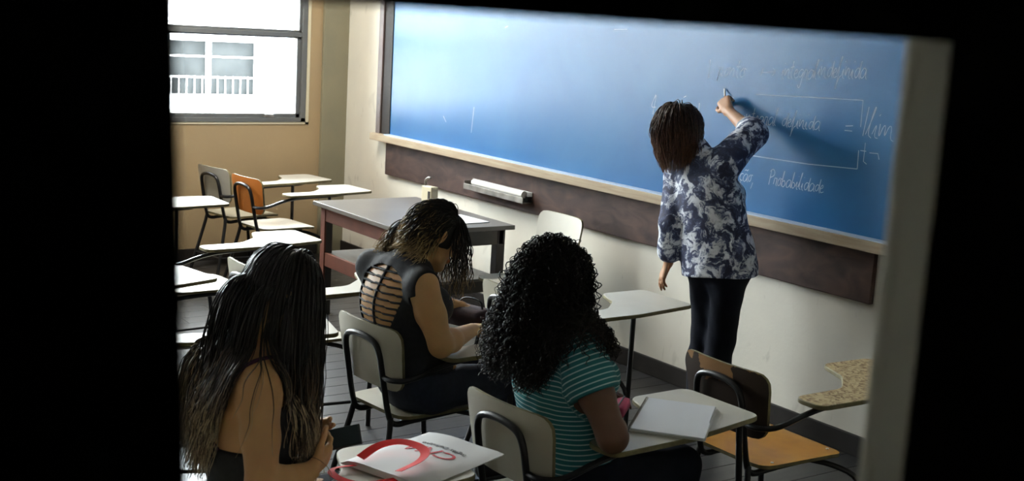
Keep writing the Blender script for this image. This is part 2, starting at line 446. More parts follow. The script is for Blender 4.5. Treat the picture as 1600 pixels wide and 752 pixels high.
# cursive chalk hand
G = {
 'a': (1.0, [[(.85, .8), (.5, 1), (.1, .6), (.15, .1), (.5, 0), (.85, .5), (.88, 1), (.85, .2), (1.05, 0)]]),
 'b': (.9, [[(.1, .1), (.35, 1.9), (.2, 1.9), (.15, .2), (.5, 0), (.8, .4), (.5, .8), (.3, .6)]]),
 'c': (.8, [[(.75, .85), (.4, 1), (.1, .5), (.4, 0), (.8, .2)]]),
 'd': (1.0, [[(.8, .8), (.45, .95), (.1, .5), (.4, 0), (.75, .4), (1.0, 1.9), (.85, .3), (1.05, 0)]]),
 'e': (.75, [[(.1, .4), (.6, .6), (.45, 1), (.1, .5), (.35, 0), (.8, .2)]]),
 'f': (.8, [[(0, .3), (.6, 1.8), (.4, 1.9), (.2, -.9), (.15, -.9), (.45, .1), (.8, .3)]]),
 'g': (1.0, [[(.85, .8), (.45, 1), (.1, .5), (.4, .05), (.8, .5), (.85, .9), (.75, -.8), (.4, -.9), (.3, -.6)]]),
 'i': (.5, [[(.05, .3), (.25, 1), (.2, .1), (.5, 0)], [(.35, 1.45), (.38, 1.5)]]),
 'l': (.55, [[(.05, .2), (.5, 1.9), (.35, 2.0), (.2, .2), (.5, 0)]]),
 'm': (1.4, [[(.05, 1), (.1, 0), (.35, .9), (.55, .9), (.55, 0), (.8, .9), (1.0, .9), (1.0, .1), (1.3, 0)]]),
 'n': (1.0, [[(.05, 1), (.1, 0), (.4, .9), (.65, .9), (.65, .1), (.95, 0)]]),
 'o': (.85, [[(.5, 1), (.1, .6), (.3, 0), (.7, .3), (.6, .95), (.9, .9)]]),
 'p': (.95, [[(.1, .9), (.25, 1), (.05, -.9), (.3, .8), (.65, 1), (.75, .4), (.3, .1), (.9, .1)]]),
 'r': (.7, [[(.05, .2), (.2, 1), (.3, .85), (.6, .9), (.5, .1), (.75, 0)]]),
 't': (.6, [[(.3, 1.7), (.2, .2), (.5, 0)], [(0, 1.1), (.55, 1.15)]]),
 'u': (1.0, [[(.05, 1), (.1, .1), (.45, .05), (.7, 1), (.7, .1), (.95, 0)]]),
 'v': (.8, [[(.05, 1), (.35, 0), (.7, 1), (.85, .9)]]),
 'P': (1.0, [[(.2, 0), (.3, 1.9)], [(.1, 1.6), (.5, 2.0), (.95, 1.6), (.8, 1.1), (.3, .95)]]),
 '4': (1.0, [[(.55, 1.9), (.05, .6), (.9, .7)], [(.65, 1.9), (.6, -.1)]]),
 '=': (1.2, [[(.1, .3), (1, .35)], [(.1, .75), (1, .8)]]),
 '>': (2.8, [[(.1, .5), (2.3, .6)], [(.1, .2), (.15, .9)], [(1.9, 1.0), (2.4, .6), (1.9, .2)]]),
 ',': (.6, [[(.35, .1), (.1, -.7)]]), ' ': (.9, []),
 'ç': (.8, [[(.75, .85), (.4, 1), (.1, .5), (.4, 0), (.8, .2)], [(.4, 0), (.5, -.3), (.3, -.5)]]),
 'ã': (1.0, [[(.85, .8), (.5, 1), (.1, .6), (.15, .1), (.5, 0), (.85, .5), (.88, 1), (.85, .2), (1.05, 0)], [(.2, 1.35), (.45, 1.5), (.65, 1.35), (.9, 1.5)]]),
}
def ribbon(m, pts, wd, y=-.0355):
    P = [Vector((p[0], 0, p[1])) for p in pts]
    vs = []; fs = []
    for i, p in enumerate(P):
        t = (P[min(i+1, len(P)-1)]-P[max(i-1, 0)]).normalized(); n = Vector((-t.z, 0, t.x))
        ww = wd*(.65+.5*random.random())
        vs += [(p.x+n.x*ww/2, y, p.z+n.z*ww/2), (p.x-n.x*ww/2, y, p.z-n.z*ww/2)]
    for i in range(len(P)-1): fs.append((2*i, 2*i+1, 2*i+3, 2*i+2))
    m.add(vs, fs)
def write(m, text, x, z, h, slope=0.0, wd=.0042, slant=.28, track=1.0):
    cx = 0
    for ch in text:
        wdt, strokes = G[ch]
        for s in strokes:
            P = [Vector((a+random.uniform(-.04, .04), b+random.uniform(-.05, .05), 0)) for a, b in s]
            P = smooth_path(P, 2) if len(P) > 2 else P
            pts = []
            for p in P:
                X = cx+p.x+slant*p.y*.5; pts.append((x+X*h*track, z+p.y*h+X*h*slope))
            ribbon(m, pts, wd)
        cx += wdt*.92
    return cx*h*track
lines = [('ponto', 4.40, 1.775, .052, .02, 1.0), ('> integral', 4.72, 1.79, .052, .03, .8), ('indefinida', 5.10, 1.815, .056, .03, .72),
         ('integral definida', 4.62, 1.545, .048, .02, .88), ('=', 5.30, 1.56, .05, .0, 1.0), ('lim', 5.43, 1.555, .075, .0, 1.0),
         ('função,', 4.53, 1.235, .044, .02, .86), ('Probabilidade', 4.84, 1.245, .044, .02, .86), ('4', 3.87, 1.53, .055, 0, 1)]
for (tx, x, z, h, sl, tr) in lines:
    c = MB(); write(c, tx, x, z, h, sl, track=tr); c.build('chalk_word', M['chalk'], bb)
for pts in ([(4.70, 1.70), (5.05, 1.715), (5.40, 1.728)], [(5.40, 1.728), (5.402, 1.60)], [(5.405, 1.49), (5.408, 1.40)], [(5.408, 1.40), (5.1, 1.385), (4.62, 1.38)],
            [(5.44, 1.70), (5.42, 1.56)], [(5.44, 1.53), (5.44, 1.44), (5.46, 1.43)], [(5.415, 1.49), (5.45, 1.49)], [(5.47, 1.485), (5.52, 1.487), (5.53, 1.46)],
            [(4.34, 1.86), (4.335, 1.76)], [(4.12, 1.60), (4.10, 1.47)], [(4.28, 1.62), (4.28, 1.57)], [(4.25, 1.48), (4.255, 1.45)], [(2.02, 1.40), (2.0, 1.22)], [(3.50, 1.99), (3.62, 1.995)],
            [(1.62, 1.30), (1.66, 1.26)], [(4.15, 1.64), (4.17, 1.65)], [(2.35, 1.96), (2.38, 1.97)]):
    c = MB(); ribbon(c, pts, .0045); c.build('chalk_line', M['chalk'], bb)
# things held by the panel and ledge
t = empty('chalk_tray', (2.05, -.03, .845)); tag(t, 'dented grey tin tray fixed to the dark panel under the board', 'tray')
MB().box(0, .72, -.075, -.004, -.012, -.004, c=.002).build('base', M['greymetal'], t)
MB().box(0, .72, -.006, 0, -.01, .06, c=.002).build('back_plate', M['greymetal'], t)
MB().box(0, .72, -.08, -.074, -.012, .028, c=.002).build('front_lip', M['greymetal'], t)
MB().box(.0, .006, -.078, -.002, -.01, .045, c=.002).build('end_plate', M['greymetal'], t)
r = MB().tube([(2.14, -.082, .888), (2.745, -.082, .888)], .024, 14).build('paper_roll', M['white'], smooth='auto'); tag(r, 'white paper roll lying in the tin tray under the board', 'roll')
bk = MB().box(2.56, 2.74, -.075, -.036, .872, .905, c=.006).build('felt_eraser', M['black'])
bk.location = (.03, .004, -.026); tag(bk, 'dark felt eraser behind the white paper roll in the tray', 'eraser')

# ------------------------------------------------------------------ tablet-arm chairs
TZ = .70
CH = {}
def chair_meshes():
    p = empty('proto')
    def keep(k, o):
        CH[k] = o.data; bpy.data.objects.remove(o)
    def seat_fn(x, y, z):        # panel local (x, y thickness, z height) -> lying seat with a dip and a rolled front
        yy = .235+z; dip = -.012*(1-(x/.2)**2)*max(0, 1-abs(z)/.2)
        roll = -.35*max(0, z-.14)**1.5
        return (x, yy-.01, .430+y+dip+roll)
    keep('seat', MB().panel(.43, .43, .06, .014, 0, .10, 14, 12, seat_fn, 0, 1).build('seat', [M['laminate'], M['edge']], smooth='auto'))
    def back_fn(x, y, z):
        h = z+.675; lean = -.16*(h-.55)
        return (x, -.012+lean+y+.0, h)
    keep('backrest', MB().panel(.45, .26, .055, .013, -.0, .10, 14, 8, lambda x, y, z: back_fn(x, y-.03*(1-(x/.225)**2)+.018, z), 0, 1).build('backrest', [M['laminate'], M['edge']], smooth='auto'))
    poly = rpoly([(.195, .13, .05), (.335, .13, .05), (.345, .48, .2), (.30, .865, .05), (-.07, .875, .05), (-.085, .60, .06), (.08, .53, .10), (.195, .40, .12)])
    keep('writing_tablet', MB().slab(poly, TZ-.018, TZ, .003, 0, 1).build('writing_tablet', [M['tablet'], M['edge']], smooth='auto'))
    R = .0125
    arch = [(-.125, .36, .405), (-.125, .12, .400), (-.125, .01, .39), (-.125, -.015, .46), (-.122, -.047, .63), (-.120, -.058, .69), (-.102, -.066, .735), (-.04, -.070, .752),
            (.04, -.070, .752), (.102, -.066, .735), (.120, -.058, .69), (.122, -.047, .63), (.125, -.015, .46), (.125, .01, .39), (.125, .12, .400), (.125, .36, .405)]
    keep('back_frame', MB().tube(smooth_path(arch, 2), R, 10).build('back_frame', M['steel'], smooth='auto'))
    for s, n in ((-1, 'rl'), (1, 'rr')):
        keep('leg_'+n, MB().tube(smooth_path([(s*.128, .0, .43), (s*.14, -.01, .36), (s*.19, -.10, 0)], 2), R, 10).build('leg', M['steel'], smooth='auto'))
    keep('leg_fl', MB().tube(smooth_path([(-.125, .33, .405), (-.15, .37, .38), (-.19, .43, 0)], 2), R, 10).build('leg', M['steel'], smooth='auto'))
    keep('leg_fr', MB().tube([(.27, .50, 0), (.27, .50, TZ-.02)], R, 10).build('leg', M['steel'], smooth='auto'))
    keep('leg_fr_fwd', MB().tube([(.27, .86, 0), (.26, .80, TZ-.02)], R, 10).build('leg', M['steel'], smooth='auto'))
    keep('brace', MB().tube(smooth_path([(.125, .34, .40), (.2, .38, .40), (.262, .46, .36), (.27, .50, .26)], 2), R*.9, 8).build('brace', M['steel'], smooth='auto'))
    keep('arm_support', MB().tube(smooth_path([(.128, -.04, .60), (.19, -.045, .60), (.25, .0, .61), (.27, .12, .655), (.27, .25, TZ-.028), (.26, .62, TZ-.028), (.10, .72, TZ-.028)], 2), R*.9, 8).build('arm_support', M['steel'], smooth='auto'))
    keep('crossbar_r', MB().tube([(-.172, -.068, .13), (.172, -.068, .13)], .008, 8).build('crossbar', M['steel'], smooth='auto'))
    keep('crossbar_s', MB().tube([(-.172, -.068, .13), (-.175, .405, .13)], .008, 8).build('crossbar', M['steel'], smooth='auto'))
    keep('crossbar_t', MB().tube([(.172, -.068, .13), (.27, .50, .13)], .008, 8).build('crossbar', M['steel'], smooth='auto'))
    keep('screw', MB().tube([(0, 0, 0), (0, 0, .003)], .006, 8).build('screw', M['white']))
    bpy.data.objects.remove(p)
chair_meshes()

def chair(x, y, deg, label, seat=None, back=None, tab=None, fwd=False, group='tablet-arm school chairs', arm=True, screws=False):
    r = empty('school_chair', (x, y, 0), math.radians(deg)); tag(r, label, 'chair', group)
    def part(name, key, m=None):
        o = bpy.data.objects.new(name, CH[key]); COL.objects.link(o); o.parent = r
        if m is not None:
            o.material_slots[0].link = 'OBJECT'; o.material_slots[0].material = m
        return o
    part('seat', 'seat', seat); bo = part('backrest', 'backrest', back)
    part('back_frame', 'back_frame')
    for k in ('rl', 'rr', 'fl'): part('leg', 'leg_'+k)
    if arm:
        part('leg', 'leg_fr_fwd' if fwd else 'leg_fr'); part('writing_tablet', 'writing_tablet', tab); part('arm_support', 'arm_support')
        if not fwd: part('brace', 'brace'); part('crossbar', 'crossbar_t')
    else:
        o = part('leg', 'leg_fl'); o.scale = (-1, 1, 1)
    part('crossbar', 'crossbar_r'); part('crossbar', 'crossbar_s')
    if screws:
        for sx, sy in ((-.155, .08), (.155, .08), (.14, .40), (-.14, .40)):
            s = part('screw', 'screw'); s.location = (sx*1.1, sy, .4435)
    return r

def torn_mat():
    m = mat('torn_dark_veneer', (.035, .022, .016), .6, spec=.2); nt = m.node_tree; b = nt.nodes['Principled BSDF']
    tc = node(nt, 'ShaderNodeTexCoord'); sp = node(nt, 'ShaderNodeSeparateXYZ'); nt.links.new(tc.outputs['Object'], sp.inputs[0])
    n = node(nt, 'ShaderNodeTexNoise'); n.inputs['Scale'].default_value = 16; n.inputs['Detail'].default_value = 6; nt.links.new(tc.outputs['Object'], n.inputs['Vector'])
    # patch of bare wood below the top edge: bounded in x and z, ragged by noise
    def M2(op, a, bb):
        k = node(nt, 'ShaderNodeMath', operation=op)
        for i, q in enumerate((a, bb)):
            if isinstance(q, (int, float)): k.inputs[i].default_value = q
            else: nt.links.new(q, k.inputs[i])
        return k.outputs[0]
    rag = M2('MULTIPLY', M2('SUBTRACT', n.outputs['Fac'], .5), .13)
    dx = M2('ABSOLUTE', M2('ADD', sp.outputs['X'], .025), 0)
    px = M2('LESS_THAN', M2('ADD', dx, rag), .085)
    pz = M2('GREATER_THAN', M2('ADD', sp.outputs['Z'], rag), .728)
    e = M2('GREATER_THAN', M2('ADD', sp.outputs['Z'], rag), .800)
    f = M2('MAXIMUM', M2('MULTIPLY', px, pz), e)
    mx = node(nt, 'ShaderNodeMix', data_type='RGBA'); nt.links.new(f, mx.inputs[0])
    mx.inputs[6].default_value = (.030, .018, .012, 1); mx.inputs[7].default_value = (.24, .125, .05, 1)
    nt.links.new(mx.outputs[2], b.inputs['Base Color'])
    return m
M['torn'] = torn_mat()

chair(6.21, -2.545, 4, 'beige tablet-arm chair under the curly-haired girl in the striped teal shirt', fwd=True)
chair(5.09, -2.45, 6, 'beige tablet-arm chair under the girl in the black cut-out top')
chair(6.23, -3.74, 2, 'tablet-arm chair of the long-haired girl with a white paper bag on it', group='tablet-arm school chairs')
chair(6.14, -1.51, 0, 'broken chair with torn dark veneer back and varnished orange seat', seat=M['seatorange'], back=M['torn'], tab=M['chip'], screws=True)
chair(4.76, -1.54, 2, 'pale tablet-arm chair under the left hand of the woman at the board')
chair(0.98, -1.24, 6, 'tablet-arm chair with a bright orange backrest by the window wall', back=M['orange'], seat=M['tablet'])
chair(0.42, -1.27, 10, 'cream-backed tablet-arm chair beside the orange-backed one, closest to the window wall', tab=M['tablet'], back=M['tablet'])
chair(1.25, -2.48, 1, 'tablet-arm chair half hidden at the left, below the window')
chair(2.70, -2.50, 4, 'tablet-arm chair with long white tablet beside the red-brown desk leg')
chair(3.90, -2.46, 3, 'tablet-arm chair just left of the girl in the black cut-out top')
chair(4.41, -3.28, -12, 'tablet-arm chair mostly hidden behind the long-haired girl in front')
chair(3.60, -3.46, 12, 'tablet-arm chair at the left edge with wide white tablet, lit from the window')
chair(3.36, -.26, 180, 'cream-backed chair against the wall at the right end of the desk', arm=False, back=M['tablet'], seat=M['tablet']).scale = (1, 1, 1.07)

for i, (lx, ly) in enumerate(LAMPS):
    r = empty('ceiling_lamp', (lx, ly, 3.29)); tag(r, 'white fluorescent ceiling fixture near the blackboard', 'ceiling lamp')
    MB().box(-.16, .16, -.64, .64, .0, .11, c=.01).build('housing', M['white'], r)
    for s in (-1, 1): MB().box(s*.16-.006, s*.16+.006, -.64, .64, -.03, .02).build('reflector', M['white'], r)

# ------------------------------------------------------------------ desk
def desk():
    x0, x1, y0, y1, h = 1.86, 3.08, -1.17, -.375, .755
    r = empty('teacher_desk', (x0, y0, 0)); tag(r, 'large teacher desk with grey top, red-brown wooden frame and lower shelf', 'desk')
    W, Dp = x1-x0, y1-y0
    MB().box(0, W, 0, Dp, h-.028, h, c=.003).build('desktop', M['desktop'], r)
    MB().box(.05, W-.05, .045, .07, h-.125, h-.028, c=.002).build('front_rail', M['deskred'], r)
    MB().box(.05, W-.05, Dp-.07, Dp-.045, h-.125, h-.028, c=.002).build('back_rail', M['deskred'], r)
    for x in (.045, W-.07): MB().box(x, x+.025, .05, Dp-.05, h-.125, h-.028, c=.002).build('side_rail', M['deskdark'], r)
    for x in (.045, W-.105):
        for y in (.04, Dp-.10):
            l = MB().box(x, x+.06, y+.012, y+.06, 0, h-.028, c=.003).build('leg', M['deskdark'], r)
            MB().box(x, x+.06, y, y+.012, 0, h-.028, c=.002).build('leg_facing', M['deskred'] if x < .5 else M['deskdark'], l)
    MB().box(.05, W-.05, .06, Dp-.06, .40, .418, c=.002).build('shelf', M['desktop'], r)
    MB().box(.10, W-.10, .045, .065, .33, .42, c=.002).build('shelf_rail', M['deskred'], r)
    for x in (.055, W-.08): MB().box(x, x+.025, .06, Dp-.06, .33, .40, c=.002).build('shelf_side_rail', M['deskdark'], r)
desk()
pp = MB().slab([(0, 0), (.30, .02), (.29, .22), (-.01, .20)], 0, .004, .001).build('paper_sheets', M['paper'], loc=(2.66, -.70, .756)); tag(pp, 'loose white paper sheets lying on the right end of the desk', 'paper')
# small tape-dispenser-like tin on the back of the desk
b = empty('tin_box', (2.08, -.40, .756), .1); tag(b, 'small pale tin box with a bent metal handle on the desk', 'tin box')
MB().box(-.055, .055, -.03, .03, 0, .105, c=.005).build('body', M['cream'], b)
MB().box(.02, .045, -.033, -.029, .0, .075, c=.001).build('slot', M['black'], b)
MB().tube(smooth_path([(-.05, 0, .10), (-.058, 0, .14), (-.02, 0, .165), (.0, 0, .16)], 2), .008, 8).build('handle', M['greymetal'], b, smooth=True)

# ------------------------------------------------------------------ things on the tablets
def notebook():
    r = empty('open_notebook', (6.36, -1.985, TZ+.001), math.radians(40)); tag(r, 'open notebook with white ruled pages on the striped-shirt girl\'s tablet', 'notebook')
    m = MB()
    tilt = Matrix.Rotation(math.radians(2.5), 3, 'X')
    MB().box(-.125, .125, -.185, .185, 0, .003, c=.001).build('cover', M['white'], r)
    pg = mat('ruled_page', (.74, .76, .80), .6); nt = pg.node_tree; bs = nt.nodes['Principled BSDF']
    tc = node(nt, 'ShaderNodeTexCoord'); wv = node(nt, 'ShaderNodeTexWave', wave_type='BANDS', bands_direction='Y'); wv.inputs['Scale'].default_value = 36
    nt.links.new(tc.outputs['Object'], wv.inputs['Vector']); rp = node(nt, 'ShaderNodeValToRGB')
    rp.color_ramp.elements[0].position = .0; rp.color_ramp.elements[0].color = (.66, .70, .77, 1); rp.color_ramp.elements[1].position = .12; rp.color_ramp.elements[1].color = (.75, .77, .80, 1)
    nt.links.new(wv.outputs['Fac'], rp.inputs['Fac']); nt.links.new(rp.outputs['Color'], bs.inputs['Base Color'])
    MB().box(-.122, .118, -.18, .182, .003, .013, c=.002).build('page_block', pg, r)
    MB().box(-.118, .122, -.192, -.02, .0125, .0135).build('loose_page', pg, r)
    sp = MB()
    for k in range(34):
        y = -.175+k*.0105
        sp.tube([(-.124+.006*math.cos(a), y, .008+.009*math.sin(a)) for a in np.linspace(0, 2*math.pi, 9)[:-1]], .0009, 4, closed=True)
    so = sp.build('spiral_binding', M['greymetal'], r); so['kind'] = 'stuff'
notebook()
M['pink'] = mat('magenta_fabric', (.36, .03, .09), .7, var=(.25, .02, .06), scale=40)
pc = empty('pencil_case', (6.225, -2.115, TZ+.001), math.radians(130)); tag(pc, 'magenta fabric pencil case between the girl\'s arm and the open notebook', 'pencil case')
MB().box(-.075, .075, -.024, .024, 0, .042, c=.016).build('body', M['pink'], pc, smooth=True)
MB().tube([(-.07, 0, .0425), (.07, 0, .0425)], .003, 6).build('zip', M['black'], pc)
M['maroon'] = mat('dark_maroon_cloth', (.035, .008, .012), .8, var=(.02, .006, .01), scale=20, bump=.3)
hb = empty('cloth_pouch', (4.98, -1.93, TZ+.001), .3); tag(hb, 'dark maroon cloth pouch between the arms of the girl in black', 'pouch')
MB().box(-.11, .11, -.07, .07, 0, .085, c=.035).build('body', M['maroon'], hb, smooth=True)
MB().tube(smooth_path([(-.07, 0, .08), (-.05, .01, .12), (.05, .01, .12), (.07, 0, .08)], 3), .005, 6).build('strap', M['black'], hb, smooth=True)

# paper gift bag lying flat on the front girl's tablet: local +y = bag bottom edge, handles at -y
def paper_bag():
    P = np.array([[6.118, -2.798], [6.391, -2.696], [6.534, -2.998], [6.357, -3.202]])
    ang = math.radians(19)
    r = empty('paper_bag', (6.33, -2.955, TZ+.001), ang); tag(r, 'white paper bag with red ribbon handles lying on the front tablet', 'bag')
    m = MB(); nx, ny = 10, 12; vs = []; fs = []
    Wd, Ln = .30, .40
    for side in (0, 1):
        for j in range(ny+1):
            for i in range(nx+1):
                u, v = i/nx, j/ny
                bul = (4*u*(1-u))**.5*(.35+.65*(1-v))
                z = .004+.0 if side == 0 else .006+.020*bul+.002*math.sin(9*u+5*v)
                vs.append(((u-.5)*Wd, (v-.5)*Ln, z))
    N = (nx+1)*(ny+1)
    for j in range(ny):
        for i in range(nx):
            a = j*(nx+1)+i; q = (a, a+1, a+nx+2, a+nx+1); fs += [tuple(reversed(q)), tuple(N+k for k in q)]
    ring = [i for i in range(nx+1)]+[j*(nx+1)+nx for j in range(1, ny+1)]+[ny*(nx+1)+i for i in range(nx-1, -1, -1)]+[j*(nx+1) for j in range(ny-1, 0, -1)]
    for i in range(len(ring)): a, b2 = ring[i], ring[(i+1) % len(ring)]; fs.append((a, b2, N+b2, N+a))
    m.add(vs, fs); m.build('sack', M['paper'], r, smooth='auto')
    def strip(name, pts, wd, mt):
        s = MB(); P = smooth_path(pts, 3); vv = []; ff = []
        for i, p in enumerate(P):
            t = (P[min(i+1, len(P)-1)]-P[max(i-1, 0)]).normalized(); n = Vector((-t.y, t.x, .25)).normalized()
            for dz in (0, .0015): vv += [p+n*wd/2+Vector((0, 0, dz)), p-n*wd/2+Vector((0, 0, dz))]
        for i in range(len(P)-1):
            a = 4*i; ff += [(a, a+1, a+5, a+4), (a+2, a+6, a+7, a+3), (a, a+4, a+6, a+2), (a+1, a+3, a+7, a+5)]
        s.add(vv, ff); return s.build(name, mt, r)
    strip('ribbon_handle', [(-.085, -.185, .034), (-.095, -.10, .050), (-.06, -.03, .055), (.03, -.03, .052), (.075, -.09, .046), (.065, -.19, .034)], .028, M['red'])
    strip('ribbon_handle', [(-.09, -.19, .012), (-.13, -.27, .012), (-.06, -.31, .012), (.03, -.30, .012), (.07, -.19, .012)], .02, M['red'])
    # print: reads from the far side (rotated half a turn)
    for body, size, y, mt, ex in (('CNA', .085, .062, M['redink'], True), ('Inglês Definitivo', .026, .098, M['greyink'], False)):
        cu = bpy.data.curves.new('t', 'FONT'); cu.body = body; cu.size = size; cu.align_x = 'CENTER'; cu.extrude = .0003
        if ex: cu.fill_mode = 'BOTH'; cu.shear = .25
        to = bpy.data.objects.new('t', cu); COL.objects.link(to)
        dg = bpy.context.evaluated_depsgraph_get(); me = bpy.data.meshes.new_from_object(to.evaluated_get(dg)); bpy.data.objects.remove(to)
        me.materials.clear(); me.materials.append(mt)
        o = bpy.data.objects.new('print', me); COL.objects.link(o); o.parent = r
        for v in me.vertices:
            x, yy = -v.co.x, y-v.co.y
            u, vv_ = x/Wd+.5, yy/Ln+.5; bul = (max(0, 4*u*(1-u)))**.5*(.35+.65*(1-vv_))
            v.co = (x, yy, .0072+.020*bul+.002*math.sin(9*u+5*vv_)+v.co.z)
paper_bag()

# ------------------------------------------------------------------ people: implicit bodies polygonised into one continuous surface
V = lambda *a: np.array(a, float)
def nrm(v): v = np.asarray(v, float); return v/np.linalg.norm(v)
def cap(a, b, ra, rb, k=.02, flat=None):
    """tapered capsule; flat = (axis, scale) squashes it along an axis"""
    return dict(t='cap', a=V(*a), b=V(*b), ra=ra, rb=rb, k=k, flat=None if flat is None else (nrm(flat[0]), flat[1]))
def ell(c, r, R=None, k=.02):
    return dict(t='ell', c=V(*c), r=V(*r), R=np.eye(3) if R is None else np.array(R, float), k=k)   # rows of R = local axes
def pdist(p, P, off=0.0):
    if p['t'] == 'cap':
        q = P-p['a']; s = 1.0
        ba = p['b']-p['a']
        if p['flat'] is not None:
            n, sc = p['flat']; q = q+(q@n)[..., None]*n*(1/sc-1); ba = ba+(ba@n)*n*(1/sc-1); s = .5+.5*sc
        L = max(ba@ba, 1e-9); t = np.clip((q@ba)/L, 0, 1)
        d = np.linalg.norm(q-t[..., None]*ba, axis=-1)-(p['ra']+(p['rb']-p['ra'])*t)
        return d*s-off
    q = (P-p['c'])@p['R'].T
    k0 = np.linalg.norm(q/p['r'], axis=-1); k1 = np.linalg.norm(q/p['r']**2, axis=-1)+1e-9
    return k0*(k0-1)/k1-off
def smin(a, b, k):
    h = np.maximum(k-np.abs(a-b), 0)/k
    return np.minimum(a, b)-h*h*k*.25
def bbox(p, m):
    if p['t'] == 'cap':
        r = max(p['ra'], p['rb'])
        return np.minimum(p['a'], p['b'])-r-m, np.maximum(p['a'], p['b'])+r+m
    r = max(p['r']); return p['c']-r-m, p['c']+r+m
def field(prims, P, off=0.0):
    f = np.full(P.shape[:-1], 1e3)
    for p in prims: f = smin(f, pdist(p, P, off), p['k'])
    return f
def grad(prims, P, e=.003):
    g = np.stack([field(prims, P+V(*d))-field(prims, P-V(*d)) for d in ((e, 0, 0), (0, e, 0), (0, 0, e))], -1)
    return g/(np.linalg.norm(g, axis=-1, keepdims=True)+1e-9)
def surface(prims, h, off=0.0, post=None, margin=.02):
    lo = np.min([bbox(p, 0)[0] for p in prims], 0)-off-margin; hi = np.max([bbox(p, 0)[1] for p in prims], 0)+off+margin
    n = np.ceil((hi-lo)/h).astype(int)+1
    F = np.full(n, .2, np.float32)
    ax = [lo[i]+h*np.arange(n[i]) for i in range(3)]
    for p in prims:
        a, b = bbox(p, off+.05)
        i0 = np.maximum(((a-lo)/h).astype(int), 0); i1 = np.minimum(((b-lo)/h).astype(int)+2, n)
        if np.any(i1 <= i0): continue
        P = np.stack(np.meshgrid(*[ax[i][i0[i]:i1[i]] for i in range(3)], indexing='ij'), -1)
        s = tuple(slice(i0[i], i1[i]) for i in range(3))
        F[s] = smin(F[s], pdist(p, P, off), p['k'])
    if post is not None:
        band = np.argwhere(F < .03)
        P = lo+h*band
        F[tuple(band.T)] = post(P, F[tuple(band.T)])
    # surface nets
    S = F < 0
    c = [S[i:n[0]-1+i, j:n[1]-1+j, k:n[2]-1+k] for i in (0, 1) for j in (0, 1) for k in (0, 1)]
    cnt = sum(x.astype(np.int8) for x in c); act = (cnt > 0) & (cnt < 8)
    ids = np.argwhere(act); idx = np.full(act.shape, -1, np.int64); idx[act] = np.arange(len(ids))
    acc = np.zeros((len(ids), 3)); num = np.zeros(len(ids))
    cor = [(i, j, k) for i in (0, 1) for j in (0, 1) for k in (0, 1)]
    for a in cor:
        for d in range(3):
            if a[d]: continue
            b = list(a); b[d] = 1
            fa = F[tuple((ids+a).T)].astype(float); fb = F[tuple((ids+b).T)].astype(float)
            m = (fa < 0) != (fb < 0); t = np.where(m, fa/(fa-fb+1e-12), 0)
            p = np.tile(V(*a), (len(ids), 1)); p[:, d] += t
            acc += p*m[:, None]; num += m
    verts = lo+h*(ids+acc/num[:, None])
    faces = []
    for d in range(3):
        u, v = (d+1) % 3, (d+2) % 3
        sl0 = [slice(0, n[i]) for i in range(3)]; sl1 = list(sl0); sl0[d] = slice(0, n[d]-1); sl1[d] = slice(1, n[d])
        e = np.argwhere(S[tuple(sl0)] != S[tuple(sl1)])
        e = e[(e[:, u] > 0) & (e[:, v] > 0) & (e[:, u] < n[u]-1) & (e[:, v] < n[v]-1)]
        sg = S[tuple(e.T)]
        q = []
        for du, dv in ((0, 0), (-1, 0), (-1, -1), (0, -1)):
            w = e.copy(); w[:, u] += du; w[:, v] += dv; q.append(idx[tuple(w.T)])
        q = np.stack(q, 1); q[~sg] = q[~sg][:, ::-1]; faces.append(q)
    faces = np.concatenate(faces)
    # light smoothing
    nb = np.zeros_like(verts); ct = np.zeros(len(verts))
    E2 = np.concatenate([faces[:, [0, 1]], faces[:, [1, 2]], faces[:, [2, 3]], faces[:, [3, 0]]])
    for _ in range(2):
        nb[:] = 0; ct[:] = 0
        for i in range(3):
            nb[:, i] = np.bincount(E2[:, 0], verts[E2[:, 1], i], len(verts))+np.bincount(E2[:, 1], verts[E2[:, 0], i], len(verts))
        ct = np.bincount(E2[:, 0], minlength=len(verts))+np.bincount(E2[:, 1], minlength=len(verts))
        verts = .5*verts+.5*nb/ct[:, None]
    return verts, faces
def np_mesh(name, verts, faces, m, parent=None, attrs=None):
    me = bpy.data.meshes.new(name)
    me.vertices.add(len(verts)); me.vertices.foreach_set('co', np.asarray(verts, np.float32).ravel())
    k = faces.shape[1]; me.loops.add(faces.size); me.loops.foreach_set('vertex_index', faces.astype(np.int32).ravel())
    me.polygons.add(len(faces)); me.polygons.foreach_set('loop_start', np.arange(0, faces.size, k, dtype=np.int32)); me.polygons.foreach_set('loop_total', np.full(len(faces), k, np.int32))
    me.polygons.foreach_set('use_smooth', np.ones(len(faces), bool))
    for an, av in (attrs or {}).items():
        a = me.attributes.new(an, 'FLOAT', 'POINT'); a.data.foreach_set('value', np.asarray(av, np.float32))
    me.update(); me.validate(); me.materials.append(m)
    o = bpy.data.objects.new(name, me); COL.objects.link(o)
    if parent is not None:
        o.parent = parent; o.matrix_parent_inverse = Matrix.Translation(parent.location).inverted()
    return o

